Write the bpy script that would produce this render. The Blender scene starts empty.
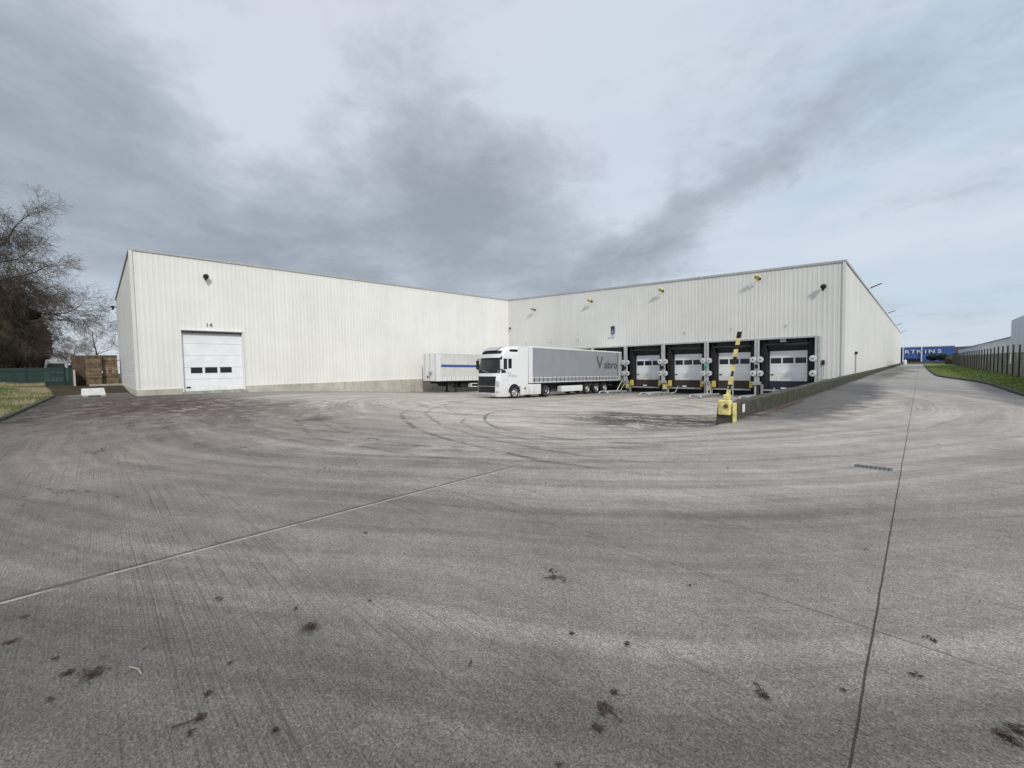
import bpy, math, random
from mathutils import Vector, Matrix, noise as mnoise
random.seed(7)
R = math.radians
S = bpy.context.scene
COL = S.collection

# ------------------------------------------------------------------ camera
cd = bpy.data.cameras.new('camera'); cam = bpy.data.objects.new('camera', cd); COL.objects.link(cam)
cd.sensor_fit = 'HORIZONTAL'; cd.sensor_width = 36.0; cd.lens = 412.0/1024*36.0
cd.clip_start = 0.05; cd.clip_end = 6000
H, P, RO = R(44.75), R(2.5), .0185
fw = Vector((-math.sin(H)*math.cos(P), math.cos(H)*math.cos(P), -math.sin(P)))
r0 = Vector((math.cos(H), math.sin(H), 0)); u0 = r0.cross(fw)
rr = r0*math.cos(RO)-u0*math.sin(RO); uu = u0*math.cos(RO)+r0*math.sin(RO)
cam.matrix_world = Matrix(((rr.x, uu.x, -fw.x, 0), (rr.y, uu.y, -fw.y, 0), (rr.z, uu.z, -fw.z, 1.6), (0, 0, 0, 1)))
S.camera = cam

# ------------------------------------------------------------------ shader helper
class NT:
    def __init__(s, tree):
        s.t = tree; s.n = tree.nodes; s.l = tree.links
    def set(s, sock, v):
        if isinstance(v, bpy.types.NodeSocket): s.l.new(v, sock)
        elif isinstance(v, (tuple, list)) and len(v) == 3 and sock.type == 'RGBA': sock.default_value = (*v, 1)
        else: sock.default_value = v
    def m(s, op, a, b=None, c=None, clamp=False):
        n = s.n.new('ShaderNodeMath'); n.operation = op; n.use_clamp = clamp
        for i, v in enumerate((a, b, c)):
            if v is not None: s.set(n.inputs[i], v)
        return n.outputs[0]
    def add(s, a, b): return s.m('ADD', a, b)
    def sub(s, a, b): return s.m('SUBTRACT', a, b)
    def mul(s, a, b): return s.m('MULTIPLY', a, b)
    def comb(s, x, y, z):
        n = s.n.new('ShaderNodeCombineXYZ')
        for i, v in enumerate((x, y, z)): s.set(n.inputs[i], v)
        return n.outputs[0]
    def sep(s, v):
        n = s.n.new('ShaderNodeSeparateXYZ'); s.l.new(v, n.inputs[0]); return n.outputs
    def pos(s): return s.n.new('ShaderNodeNewGeometry').outputs['Position']
    def obj(s): return s.n.new('ShaderNodeTexCoord').outputs['Object']
    def noise(s, vec, scale, detail=3, rough=.55, dist=0.):
        n = s.n.new('ShaderNodeTexNoise'); s.l.new(vec, n.inputs['Vector'])
        n.inputs['Scale'].default_value = scale; n.inputs['Detail'].default_value = detail
        n.inputs['Roughness'].default_value = rough; n.inputs['Distortion'].default_value = dist
        return n.outputs['Fac']
    def ss(s, v, a, b):       # smoothstep a->b
        n = s.n.new('ShaderNodeMapRange'); n.interpolation_type = 'SMOOTHSTEP'
        s.set(n.inputs[0], v); n.inputs[1].default_value = a; n.inputs[2].default_value = b
        n.inputs[3].default_value = 0; n.inputs[4].default_value = 1
        return n.outputs[0]
    def lin(s, v, a, b, c, d):
        n = s.n.new('ShaderNodeMapRange'); s.set(n.inputs[0], v)
        for i, k in enumerate((a, b, c, d)): n.inputs[i+1].default_value = k
        return n.outputs[0]
    def mix(s, f, a, b, mode='MIX'):
        n = s.n.new('ShaderNodeMix'); n.data_type = 'RGBA'; n.blend_type = mode
        s.set(n.inputs[0], f); s.set(n.inputs[6], a); s.set(n.inputs[7], b)
        return n.outputs[2]
    def scale(s, vec, v3):
        n = s.n.new('ShaderNodeVectorMath'); n.operation = 'MULTIPLY'; s.l.new(vec, n.inputs[0]); n.inputs[1].default_value = v3
        return n.outputs[0]
    def ell(s, x, y, cx, cy, ax, ay, rot=0):   # normalised distance to an ellipse centre
        c, q = math.cos(rot), math.sin(rot)
        dx, dy = s.sub(x, cx), s.sub(y, cy)
        u = s.mul(s.add(s.mul(dx, c), s.mul(dy, q)), 1/ax)
        v = s.mul(s.sub(s.mul(dy, c), s.mul(dx, q)), 1/ay)
        return s.m('SQRT', s.add(s.mul(u, u), s.mul(v, v)))

# ------------------------------------------------------------------ world: cloudy sky
SUN_AZ_X, SUN_EL = Vector((1.8, -1.0)).normalized(), R(32)
W = bpy.data.worlds.new('World'); S.world = W; W.use_nodes = True
t = NT(W.node_tree); t.n.clear()
out = t.n.new('ShaderNodeOutputWorld'); bg = t.n.new('ShaderNodeBackground'); t.l.new(bg.outputs[0], out.inputs[0])
bg.inputs[1].default_value = .1
sky = t.n.new('ShaderNodeTexSky'); sky.sky_type = 'NISHITA'; sky.sun_disc = False
sky.sun_elevation = SUN_EL; sky.sun_rotation = math.atan2(SUN_AZ_X.x, SUN_AZ_X.y)
gen = t.n.new('ShaderNodeTexCoord').outputs['Generated']
x, y, z = t.sep(gen)
DEG = 180/math.pi
az = t.mul(t.m('ARCTAN2', t.mul(x, -1), y), DEG)
el = t.mul(t.m('ARCSINE', z), DEG)
den = t.m('MAXIMUM', t.add(z, .12), .03)
pl = t.comb(t.m('DIVIDE', x, den), t.m('DIVIDE', y, den), 0)
w1 = t.noise(gen, 3.2, 5, .6); w2 = t.noise(t.scale(gen, (-1, 1, 1.3)), 4.1, 5, .6)
az = t.add(az, t.mul(t.sub(w1, .5), 22)); el = t.add(el, t.mul(t.sub(w2, .5), 14))
D = None
for (ca, ce, sa, se, rot, wt) in [
        (94, 20, 17, 11, 0, .95), (76, 13.5, 12, 5.5, 0, .65), (55, 20, 15, 8.5, -.25, .78), (44, 15, 13, 5.0, 0, .50),
        (60, 11, 20, 3.2, 0, .42), (50, 26, 11, 8, 0, .42), (66, 22, 8, 8, 0, .25), (76, 33, 6, 9, .3, -.35), (34, 36, 12, 8, 0, -.30), (28, 23, 5, 7, .3, -.22), (66, 9, 5, 2, 0, -.3), (8, 12, 14, 5, .4, -.35),
        (22, 17.5, 15, 2.9, -.45, .66), (36, 11.5, 10, 3.4, -.4, .50), (9, 23, 7, 2.8, -.2, .25), (25, 32, 14, 4, .2, .16),
        (-35, 30, 30, 12, 0, .4), (150, 30, 40, 20, 0, .5), (-120, 40, 50, 20, 0, .3), (100, 36, 20, 6, 0, .3),
        (73, 30, 6, 6, 0, -.35), (62, 14, 5, 3, .4, -.2)]:
    d = t.ell(az, el, ca, ce, sa, se, rot)
    g = t.mul(t.m('EXPONENT', t.mul(t.mul(d, d), -.9)), wt)
    D = g if D is None else t.add(D, g)
wv = t.noise(pl, .9, 4, .55); wv2 = t.noise(t.scale(pl, (-1, 1, 1)), .9, 4, .55)
px_, py_, pz_ = t.sep(pl)
plw = t.comb(t.add(px_, t.mul(t.sub(wv, .5), 1.3)), t.add(py_, t.mul(t.sub(wv2, .5), 1.3)), 0)
n1 = t.noise(plw, 1.5, 9, .62, .2); n2 = t.noise(t.scale(gen, (1, 1, 1.8)), 9, 7, .62)
D = t.add(t.mul(D, .80), t.mul(t.sub(n1, .47), 1.25)); D = t.add(D, t.mul(t.sub(n2, .5), .62))
cl = t.m('MULTIPLY', t.add(t.mul(t.ss(D, -.05, .60), .60), t.mul(t.ss(D, .40, 1.15), .40)), 1.0)
right = t.ss(az, 45, -10)
bright = t.mix(right, (.70, .745, .85), (.54, .67, .80))
lowb = t.ss(el, 22, 6)
bright = t.mix(t.mul(lowb, .5), bright, (.63, .71, .79))
hi = t.noise(t.scale(gen, (1.5, 1.5, 5)), 1.6, 4, .5)
bright = t.mix(t.ss(hi, .35, .7), bright, (.70, .77, .86))
darkc = t.mix(t.ss(az, 60, 95), (.335, .37, .425), (.32, .372, .42))
cc = t.mix(cl, bright, darkc)
cc = t.mix(t.ss(el, 44, 72), cc, (1.75, 1.82, 1.92))     # unseen zenith brightened to put more light on the ground
cc10 = t.mix(1.0, cc, (10, 10, 10), 'MULTIPLY')
fin = t.mix(.9, sky.outputs[0], cc10)
# below the horizon
t.l.new(fin, bg.inputs[0])

# ------------------------------------------------------------------ sun
sl = bpy.data.lights.new('sun', 'SUN'); so = bpy.data.objects.new('sun', sl); COL.objects.link(so)
sl.energy = 2.1; sl.angle = R(6); sl.color = (1, .95, .87)
sd = Vector((SUN_AZ_X.x*math.cos(SUN_EL), SUN_AZ_X.y*math.cos(SUN_EL), math.sin(SUN_EL)))
so.rotation_euler = sd.to_track_quat('Z', 'Y').to_euler(); so.location = (20, -20, 40)
S.view_settings.view_transform = 'Standard'; S.view_settings.look = 'None'
S.view_settings.exposure = 0.0; S.view_settings.gamma = 1.0; S.view_settings.use_curve_mapping = False

# ------------------------------------------------------------------ materials
def mat(name, col, rough=.6, metal=0, var=.12, scale=3., bump=0, spec=.5):
    m = bpy.data.materials.new(name); m.use_nodes = True; k = NT(m.node_tree)
    b = k.n['Principled BSDF']; b.inputs['Roughness'].default_value = rough; b.inputs['Metallic'].default_value = metal
    b.inputs['Specular IOR Level'].default_value = spec
    o = k.pos(); n = k.noise(o, scale, 5, .6)
    f = k.lin(n, .3, .7, 1-var, 1+var)
    c = k.mix(1.0, tuple(col), k.comb(f, f, f), 'MULTIPLY')
    k.l.new(c, b.inputs['Base Color'])
    if bump:
        bn = k.n.new('ShaderNodeBump'); bn.inputs['Strength'].default_value = bump; bn.inputs['Distance'].default_value = .02
        k.l.new(k.noise(o, scale*8, 4), bn.inputs['Height']); k.l.new(bn.outputs[0], b.inputs['Normal'])
    return m

def cladding_mat(name, col):
    m = bpy.data.materials.new(name); m.use_nodes = True; k = NT(m.node_tree)
    b = k.n['Principled BSDF']; b.inputs['Roughness'].default_value = .55; b.inputs['Specular IOR Level'].default_value = .3
    o = k.pos(); X, Y, Z = k.sep(o)
    n = k.noise(k.scale(o, (2.2, 2.2, .12)), 1.0, 6, .65)          # rain streaks
    n2 = k.noise(o, .35, 4, .6)
    # every sheet of cladding has its own faint shade (about 1 m wide)
    wn = k.n.new('ShaderNodeTexWhiteNoise'); wn.noise_dimensions = '2D'
    k.l.new(k.comb(k.m('FLOOR', k.mul(X, 1/1.2)), k.m('FLOOR', k.mul(Y, 1/1.2)), 0), wn.inputs['Vector'])
    f = k.lin(n, .3, .7, .965, 1.02); f2 = k.lin(n2, .3, .7, .95, 1.03); f3 = k.lin(wn.outputs['Value'], 0, 1, .975, 1.02)
    f = k.mul(k.mul(f, f2), f3)
    low = k.mul(k.ss(Z, 1.6, .3), k.ss(k.noise(k.scale(o, (1, 1, .3)), 1.4, 5, .7), .35, .75))
    c = k.mix(1.0, tuple(col), k.comb(f, f, f), 'MULTIPLY')
    c = k.mix(k.mul(low, .10), c, (.36, .33, .26))
    k.l.new(c, b.inputs['Base Color'])
    return m
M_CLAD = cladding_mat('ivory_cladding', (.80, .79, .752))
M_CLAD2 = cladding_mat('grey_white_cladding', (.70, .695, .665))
M_TRIM = mat('trim_grey', (.42, .42, .42), .5)
M_WHITE = mat('white_paint', (.76, .77, .77), .35, var=.05)
M_DOORW = mat('door_white', (.84, .86, .87), .4, var=.06, scale=1.5)
k_ = NT(M_DOORW.node_tree); b_ = k_.n['Principled BSDF']; src_ = b_.inputs['Base Color'].links[0].from_socket
o_ = k_.pos(); x_, y_, z_ = k_.sep(o_)
st_ = k_.mul(k_.ss(z_, .75, -.05), k_.ss(k_.noise(k_.scale(o_, (1.5, 1.5, .5)), 2.0, 6, .7), .34, .66))
c__ = k_.mix(k_.mul(st_, .5), src_, (.50, .42, .22))
sc_ = k_.ss(k_.noise(k_.scale(o_, (1, 1, 3)), 4.0, 7, .75), .58, .72)
c__ = k_.mix(k_.mul(sc_, .25), c__, (.35, .34, .32)); k_.l.new(c__, b_.inputs['Base Color'])
M_BLACK = mat('black_rubber', (.012, .012, .014), .75, var=.3)
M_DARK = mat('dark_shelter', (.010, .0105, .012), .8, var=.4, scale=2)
M_DGREY = mat('dark_grey_hood', (.032, .033, .035), .7, var=.4, scale=3)
M_RUST = mat('rusty_brown_steel', (.045, .030, .024), .75, var=.4, scale=4)
M_NAVY = mat('navy_rubber', (.014, .018, .032), .6)
M_YEL = mat('yellow_paint', (.62, .50, .10), .55, var=.25, scale=8)
M_YELP = mat('pale_yellow_paint', (.62, .55, .22), .7, var=.4, scale=9)
M_GALV = mat('galvanised_steel', (.38, .39, .39), .45, .3, var=.2, scale=12)
M_PILL = mat('painted_pillar_grey', (.43, .44, .44), .5, var=.15, scale=4)
M_GLASS = mat('dark_glass', (.012, .014, .017), .08, var=.1, spec=.6)
M_CURT = mat('grey_curtain', (.27, .285, .31), .55, var=.05, scale=1.2)
M_CURT2 = mat('white_curtain', (.66, .655, .62), .5, var=.1, scale=1.5)
M_BLUE = mat('blue_stripe', (.05, .10, .34), .5)
M_TYRE = mat('tyre_rubber', (.018, .018, .018), .85, var=.3)
M_RIM = mat('rim_metal', (.55, .56, .57), .35, .6, var=.1)
M_CHAS = mat('black_chassis', (.02, .02, .02), .7)
M_GREYT = mat('grey_lettering', (.10, .10, .11), .6)
M_LGREYT = mat('light_grey_lettering', (.42, .43, .45), .6)
M_CONC = mat('pale_concrete', (.36, .34, .30), .85, var=.3, scale=1.8, bump=.3)
M_BARK = mat('bark', (.055, .045, .035), .9, var=.4, scale=5)
M_TWIG = mat('brown_twigs', (.085, .062, .045), .9, var=.3, scale=2)
M_TWIGF = mat('grey_twigs', (.15, .125, .105), .9, var=.3, scale=2)
M_IVY = mat('ivy_leaves', (.075, .058, .034), .7, var=.6, scale=1.2)
M_BUSH = mat('bramble', (.075, .052, .032), .85, var=.5, scale=1.5)
M_FGREEN = mat('green_fence_paint', (.006, .034, .028), .5, var=.3)
M_WOOD = mat('pallet_wood', (.20, .145, .085), .85, var=.5, scale=3)
M_WOODD = mat('weathered_pallet_wood', (.12, .085, .055), .85, var=.5, scale=3)
M_KERB = mat('kerb_concrete', (.16, .155, .145), .85, var=.4, scale=3)
M_DKERB = mat('dirty_kerb', (.028, .026, .022), .9, var=.4, scale=4)
M_LEAF = mat('dead_leaves', (.045, .032, .025), .9, var=.6, scale=40)
M_LEAFR = mat('brown_leaves', (.13, .06, .035), .9, var=.6, scale=15)
M_BLUEB = mat('blue_cladding', (.045, .11, .34), .6, var=.12, scale=.2)
M_ROOF = mat('pale_roof', (.58, .62, .66), .6, var=.08, scale=.3)
M_GREEN = mat('green_lens', (.02, .35, .22), .4)
M_SIGNB = mat('sign_purple_blue', (.08, .07, .20), .5)

def lorry_white():
    m = bpy.data.materials.new('lorry_white_paint'); m.use_nodes = True; k = NT(m.node_tree)
    b = k.n['Principled BSDF']; b.inputs['Roughness'].default_value = .25
    o = k.obj(); X, Y, Z = k.sep(o); n = k.noise(k.scale(o, (2, 2, .8)), 2.2, 6, .65)
    g = k.mul(k.ss(Z, 1.5, .15), k.ss(n, .3, .65))
    c = k.mix(k.mul(g, .45), (.78, .79, .80), (.30, .27, .23))
    k.l.new(c, b.inputs['Base Color']); return m
M_LORRY = lorry_white()
# concrete wall with moss
def moss_wall():
    m = bpy.data.materials.new('mossy_concrete'); m.use_nodes = True; k = NT(m.node_tree)
    b = k.n['Principled BSDF']; b.inputs['Roughness'].default_value = .9
    o = k.pos(); X, Y, Z = k.sep(o)
    n = k.noise(o, 2.5, 7, .65); n2 = k.noise(k.scale(o, (1, 1, .4)), 5, 6, .7)
    c = k.mix(k.ss(n, .3, .7), (.028, .026, .020), (.090, .082, .068))
    c = k.mix(k.ss(n2, .46, .62), c, (.040, .042, .018))
    k.l.new(c, b.inputs['Base Color'])
    bn = k.n.new('ShaderNodeBump'); bn.inputs['Strength'].default_value = .5; bn.inputs['Distance'].default_value = .03
    k.l.new(n2, bn.inputs['Height']); k.l.new(bn.outputs[0], b.inputs['Normal'])
    return m
M_MOSS = moss_wall()

# plinth of the long wall: pale blocks, with stain
def plinth_mat():
    m = bpy.data.materials.new('concrete_plinth'); m.use_nodes = True; k = NT(m.node_tree)
    b = k.n['Principled BSDF']; b.inputs['Roughness'].default_value = .9
    o = k.pos(); X, Y, Z = k.sep(o)
    n = k.noise(o, .9, 7, .65); n2 = k.noise(k.scale(o, (1, 1, .35)), 3.5, 6, .7)
    c = k.mix(k.ss(n, .3, .7), (.40, .38, .32), (.56, .53, .46))
    c = k.mix(k.mul(k.ss(n2, .5, .75), .5), c, (.22, .20, .17))
    jt = k.m('ABSOLUTE', k.sub(k.m('FRACT', k.mul(Y, 1/1.5)), .5))
    c = k.mix(k.mul(k.ss(jt, .485, .495), .5), c, (.2, .19, .17))
    k.l.new(c, b.inputs['Base Color']); return m
M_PLINTH = plinth_mat()

def circle3(a, b, c):
    ax, ay = a; bx, by = b; cx, cy = c
    d = 2*(ax*(by-cy)+bx*(cy-ay)+cx*(ay-by))
    ux = ((ax*ax+ay*ay)*(by-cy)+(bx*bx+by*by)*(cy-ay)+(cx*cx+cy*cy)*(ay-by))/d
    uy = ((ax*ax+ay*ay)*(cx-bx)+(bx*bx+by*by)*(ax-cx)+(cx*cx+cy*cy)*(bx-ax))/d
    return ux, uy, math.hypot(ax-ux, ay-uy)

def yard_mat():
    m = bpy.data.materials.new('worn_concrete_yard'); m.use_nodes = True; k = NT(m.node_tree)
    b = k.n['Principled BSDF']; b.inputs['Roughness'].default_value = .88; b.inputs['Specular IOR Level'].default_value = .25
    o = k.pos(); X, Y, Z = k.sep(o)
    n0 = k.noise(o, .22, 6, .6); n1 = k.noise(o, 1.3, 7, .68)
    c = k.mix(k.ss(n0, .3, .7), (.132, .124, .115), (.190, .177, .164))
    # dusty, swept-pale turning area
    wx = k.add(X, k.mul(k.sub(k.noise(o, .12, 4), .5), 7)); wy = k.add(Y, k.mul(k.sub(k.noise(k.scale(o, (1, -1, 1)), .12, 4), .5), 7))
    e = k.ell(wx, wy, -17, 18, 21, 17)
    far = k.ss(e, 1.30, .62)
    c = k.mix(k.mul(far, .85), c, (.45, .40, .35))
    # brown film on the left
    e = k.ell(wx, wy, -17, 2, 17, 7)
    c = k.mix(k.mul(k.ss(e, 1.1, .3), .45), c, (.150, .112, .092))
    # pale road strip to the far end
    rd = k.mul(k.ss(Y, 14, 45), k.ss(k.m('ABSOLUTE', X), 4.5, 2.2))
    c = k.mix(k.mul(rd, .8), c, (.32, .31, .295))
    # dark smudge along the middle of the far road
    e = k.ell(wx, Y, -1.8, 68, 1.1, 26, .0)
    c = k.mix(k.mul(k.ss(e, 1.1, .5), .6), c, (.09, .08, .075))
    # streaks along turning arcs (polar noise)
    def polar(cx, cy, fr, fa, seed):
        dx, dy = k.sub(X, cx), k.sub(Y, cy)
        r = k.m('SQRT', k.add(k.mul(dx, dx), k.mul(dy, dy)))
        a = k.m('ARCTAN2', dy, dx)
        r = k.add(r, k.mul(k.sub(k.noise(o, .16, 2), .5), 1.3))
        ca, sa = k.mul(k.m('COSINE', a), fa), k.mul(k.m('SINE', a), fa)
        return r, k.noise(k.comb(k.mul(r, fr), ca, k.add(sa, seed)), 1.0, 6, .62)
    r1, p1 = polar(-15, 19, 1.3, 1.1, 0); r2, p2 = polar(-12, 22, 1.0, 1.3, 7); r3, p3 = polar(-15, 19, 4.6, 1.1, 13)
    f = k.mul(k.lin(p1, .3, .7, .74, 1.28), k.lin(p2, .3, .7, .86, 1.15))
    f = k.mul(f, k.lin(p3, .3, .7, .78, 1.22))
    band = k.mul(k.ss(r1, 13.2, 15.6), k.ss(r1, 19.5, 16.8))       # the lane every lorry takes
    c = k.mix(k.mul(band, .30), c, (.36, .33, .305))
    band2 = k.mul(k.ss(r2, 23.4, 24.2), k.ss(r2, 25.6, 24.6))
    c = k.mix(k.mul(k.mul(band2, k.ss(p3, .35, .6)), .4), c, (.10, .092, .086))
    # straight lines of tyres leaving the docks
    pd = k.noise(k.comb(k.mul(X, 2.2), k.mul(Y, .12), 0), 1.0, 5, .6)
    dk = k.mul(k.ss(Y, 17, 27), k.ss(X, -3.2, -4.5))
    f = k.mul(f, k.m('ADD', 1, k.mul(dk, k.lin(pd, .3, .7, -.42, .30))))
    f = k.mul(f, k.lin(n1, .3, .7, .84, 1.16))
    # skid arcs
    for (pts, wd, st) in [(((-18.0, 12.7), (-9.2, 5.9), (-3.5, 5.4)), .13, .50), (((-17.4, 13.2), (-9.0, 6.7), (-3.4, 6.1)), .12, .35),
                          (((-11.9, 11.3), (-8.4, 7.8), (-3.2, 8.1)), .12, .55), (((-12.6, 10.9), (-8.7, 7.2), (-3.2, 7.4)), .10, .35),
                          (((-24, 9), (-12, 3.0), (-2.5, 9)), .3, .30), (((-20, 13), (-13, 9.5), (-6, 10)), .12, .3), (((-19, 15), (-10, 9.0), (-4, 9.6)), .10, .28), (((-23, 14), (-12, 4.6), (-2.5, 6.6)), .10, .30), (((-22, 11), (-12, 3.9), (-2.0, 6.0)), .14, .28),
                          (((-30, 16), (-14, 1.2), (0.6, 14)), .35, .14), (((-27, 16), (-13, 2.4), (-1.5, 14)), .3, .12)]:
        cx, cy, rad = circle3(*pts)
        dx, dy = k.sub(X, cx), k.sub(Y, cy)
        r = k.m('SQRT', k.add(k.mul(dx, dx), k.mul(dy, dy)))
        dd = k.m('ABSOLUTE', k.sub(k.add(r, k.mul(k.sub(k.noise(o, .4, 2), .5), .5)), rad))
        dd = k.m('ABSOLUTE', k.sub(dd, wd*.55)) if wd > .15 else dd
        ln = k.ss(dd, wd*.75, wd*.3)
        ang = k.mul(k.mul(k.ss(dy, .35*rad, .0), k.ss(X, -1.5, -5)), k.ss(k.noise(o, 1.1, 6, .7), .36, .56))
        f = k.mul(f, k.sub(1, k.mul(k.mul(ln, ang), st)))
    # aggregate grain
    g1 = k.noise(o, 88, 2, .8); g2 = k.noise(o, 34, 3, .75); g3 = k.noise(o, 10, 4, .7)
    f = k.mul(f, k.lin(g1, .3, .7, .40, 1.66)); f = k.mul(f, k.lin(g2, .3, .7, .72, 1.28)); f = k.mul(f, k.lin(g3, .3, .7, .86, 1.14))
    c = k.mix(1.0, c, k.comb(f, f, f), 'MULTIPLY')
    # broom grooves (across the slab, along X)
    gy = k.add(Y, k.mul(k.sub(k.noise(k.scale(o, (.15, .25, 1)), 3, 2), .5), .05))
    rows = k.noise(k.comb(k.mul(X, .35), k.mul(gy, 58), 0), 1.0, 3, .7)
    gm = k.ss(k.noise(k.scale(o, (.35, 1.2, 1)), .7, 4, .6), .36, .58)
    gr = k.mul(k.mul(k.ss(rows, .50, .70), gm), k.ss(k.noise(o, 14, 3, .7), .3, .5))
    c = k.mix(k.mul(gr, .48), c, (.038, .036, .034))
    fin_ = k.m('SINE', k.mul(gy, 2*math.pi/.021))
    fm = k.mul(k.ss(fin_, .1, .9), k.ss(k.noise(k.scale(o, (.5, 1, 1)), 1.3, 3), .35, .6))
    c = k.mix(k.mul(fm, .16), c, (.05, .048, .045))
    # joints
    def joint(coord, posn, w, col, amt, wob=.02, brk=None):
        global _q
        cc_ = k.add(coord, k.mul(k.sub(k.noise(o, 2.5, 4), .5), wob))
        d = k.m('ABSOLUTE', k.sub(cc_, posn)); l = k.mul(k.ss(d, w, w*.45), amt)
        if brk is not None: l = k.mul(l, k.ss(k.noise(o, brk, 4, .7), .35, .55))
        return k.mix(l, c, col)
    c = joint(X, -.17, .0075, (.025, .023, .02), .85, .014)
    c0 = c
    c = joint(X, -4.60, .050, (.052, .048, .045), .65, .05)
    c = k.mix(k.ss(Y, 4.2, 5.2), joint(X, -4.57, .022, (.44, .42, .38), .75, .03, 1.8), c0)
    c = joint(Y, 3.17, .010, (.035, .033, .03), .5, .015, .6)
    c = joint(Y, 8.6, .02, (.04, .04, .035), .3, .03, .4)
    c = joint(X, -9.0, .02, (.05, .045, .04), .35, .04, .5)
    c = joint(X, 4.2, .02, (.04, .038, .035), .5)
    c = joint(Y, 20.5, .03, (.05, .045, .04), .3, .03, .4)
    # leaf-mould film on the left and at the wall end, damp along the wall
    nb = k.noise(k.scale(o, (1, 1.6, 1)), .8, 8, .75); nb2 = k.noise(o, 3.5, 6, .75)
    e = k.ell(wx, Y, -29, 1.8, 21, 6.6, .12)
    mk = k.mul(k.ss(e, 1.15, .2), k.ss(k.add(nb, k.mul(nb2, .5)), .58, .80))
    c = k.mix(k.mul(mk, .88), c, (.058, .030, .026))
    e = k.ell(wx, wy, -6.4, 13.2, 5.2, 4.4, .4)
    mk = k.mul(k.ss(e, 1.15, .25), k.ss(k.add(nb, k.mul(nb2, .6)), .66, .86))
    c = k.mix(k.mul(mk, .9), c, (.040, .032, .029))
    e = k.ell(k.add(X, k.mul(k.sub(n1, .5), 2.2)), wy, -2.7, 24, 1.7, 14)
    c = k.mix(k.mul(k.ss(e, 1.15, .6), .82), c, (.055, .055, .058))
    e = k.ell(k.add(X, k.mul(k.sub(n1, .5), 1.5)), wy, -2.4, 70, .9, 40)
    c = k.mix(k.mul(k.ss(e, 1.1, .5), .5), c, (.08, .078, .078))
    # darker ground along the verge kerb, and at the foot of the docks
    e = k.ell(k.add(X, k.mul(k.sub(n1, .5), 1.5)), wy, 3.1, 34, 1.3, 12)
    c = k.mix(k.mul(k.ss(e, 1.1, .5), .6), c, (.085, .083, .085))
    c = k.mix(k.mul(k.mul(k.ss(Y, 36.4, 38.2), k.ss(X, -3.9, -4.1)), .6), c, (.07, .062, .055))
    # yard edge dirt on the left
    c = k.mix(k.mul(k.mul(k.ss(Y, -.7, -2.0), k.ss(X, -18, -22)), k.ss(nb, .3, .6)), c, (.045, .035, .03))
    # scattered small black specks
    vo = k.n.new('ShaderNodeTexVoronoi'); vo.inputs['Scale'].default_value = 1.9; k.l.new(o, vo.inputs['Vector'])
    sp = k.mul(k.ss(k.add(vo.outputs['Distance'], k.mul(k.sub(k.noise(o, 30, 3), .5), .06)), .035, .015), .8)
    c = k.mix(sp, c, (.02, .017, .015))
    # greasy spot
    for (sx, sy, sr) in [(-2.66, .86, .10), (-1.9, 2.4, .05), (-14, 5, .8), (-9, 15, 1.2)]:
        e = k.ell(k.add(X, k.mul(k.sub(g3, .5), .06)), k.add(Y, k.mul(k.sub(g3, .5), .05)), sx, sy, sr, sr*.8)
        c = k.mix(k.mul(k.ss(e, 1.3, .2), .6), c, (.04, .037, .035))
    k.l.new(c, b.inputs['Base Color'])
    bn = k.n.new('ShaderNodeBump'); bn.inputs['Strength'].default_value = .45; bn.inputs['Distance'].default_value = .006
    hh = k.sub(k.add(g1, k.mul(g2, .8)), k.add(k.mul(gr, 1.2), k.mul(fm, .5)))
    k.l.new(hh, bn.inputs['Height']); k.l.new(bn.outputs[0], b.inputs['Normal'])
    return m

def land_mat():
    m = bpy.data.materials.new('soil_and_grass'); m.use_nodes = True; k = NT(m.node_tree)
    b = k.n['Principled BSDF']; b.inputs['Roughness'].default_value = .95; b.inputs['Specular IOR Level'].default_value = .1
    o = k.pos(); X, Y, Z = k.sep(o); n = k.noise(o, .5, 7, .7); n2 = k.noise(o, 6, 6, .7)
    soil = k.mix(k.ss(n2, .3, .7), (.030, .022, .016), (.085, .062, .044))
    gr = k.mix(k.ss(n2, .3, .7), (.035, .055, .012), (.075, .085, .025))
    side = k.ss(k.m('ABSOLUTE', k.add(X, 20)), 70, 110)
    c = k.mix(k.ss(k.add(n, k.mul(side, .4)), .52, .66), soil, gr)
    k.l.new(c, b.inputs['Base Color']); return m

def grass_mat(name, a, b_, dry, damt):
    m = bpy.data.materials.new(name); m.use_nodes = True; k = NT(m.node_tree)
    b = k.n['Principled BSDF']; b.inputs['Roughness'].default_value = .9; b.inputs['Specular IOR Level'].default_value = .15
    o = k.pos(); n = k.noise(o, 1.1, 7, .7); n2 = k.noise(o, 9, 5, .7); n3 = k.noise(o, .45, 5, .65)
    c = k.mix(k.ss(n2, .3, .7), a, b_)
    c = k.mix(k.mul(k.ss(k.add(k.mul(n, .5), k.mul(n3, .5)), .42, .60), damt), c, dry)
    k.l.new(c, b.inputs['Base Color']); return m
M_YARD = yard_mat(); M_LAND = land_mat()
M_VERGE = grass_mat('verge_grass', (.085, .135, .025), (.14, .19, .05), (.19, .18, .08), .55)
M_BANK = grass_mat('bank_grass', (.075, .11, .025), (.13, .16, .05), (.24, .21, .12), .5)

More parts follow.
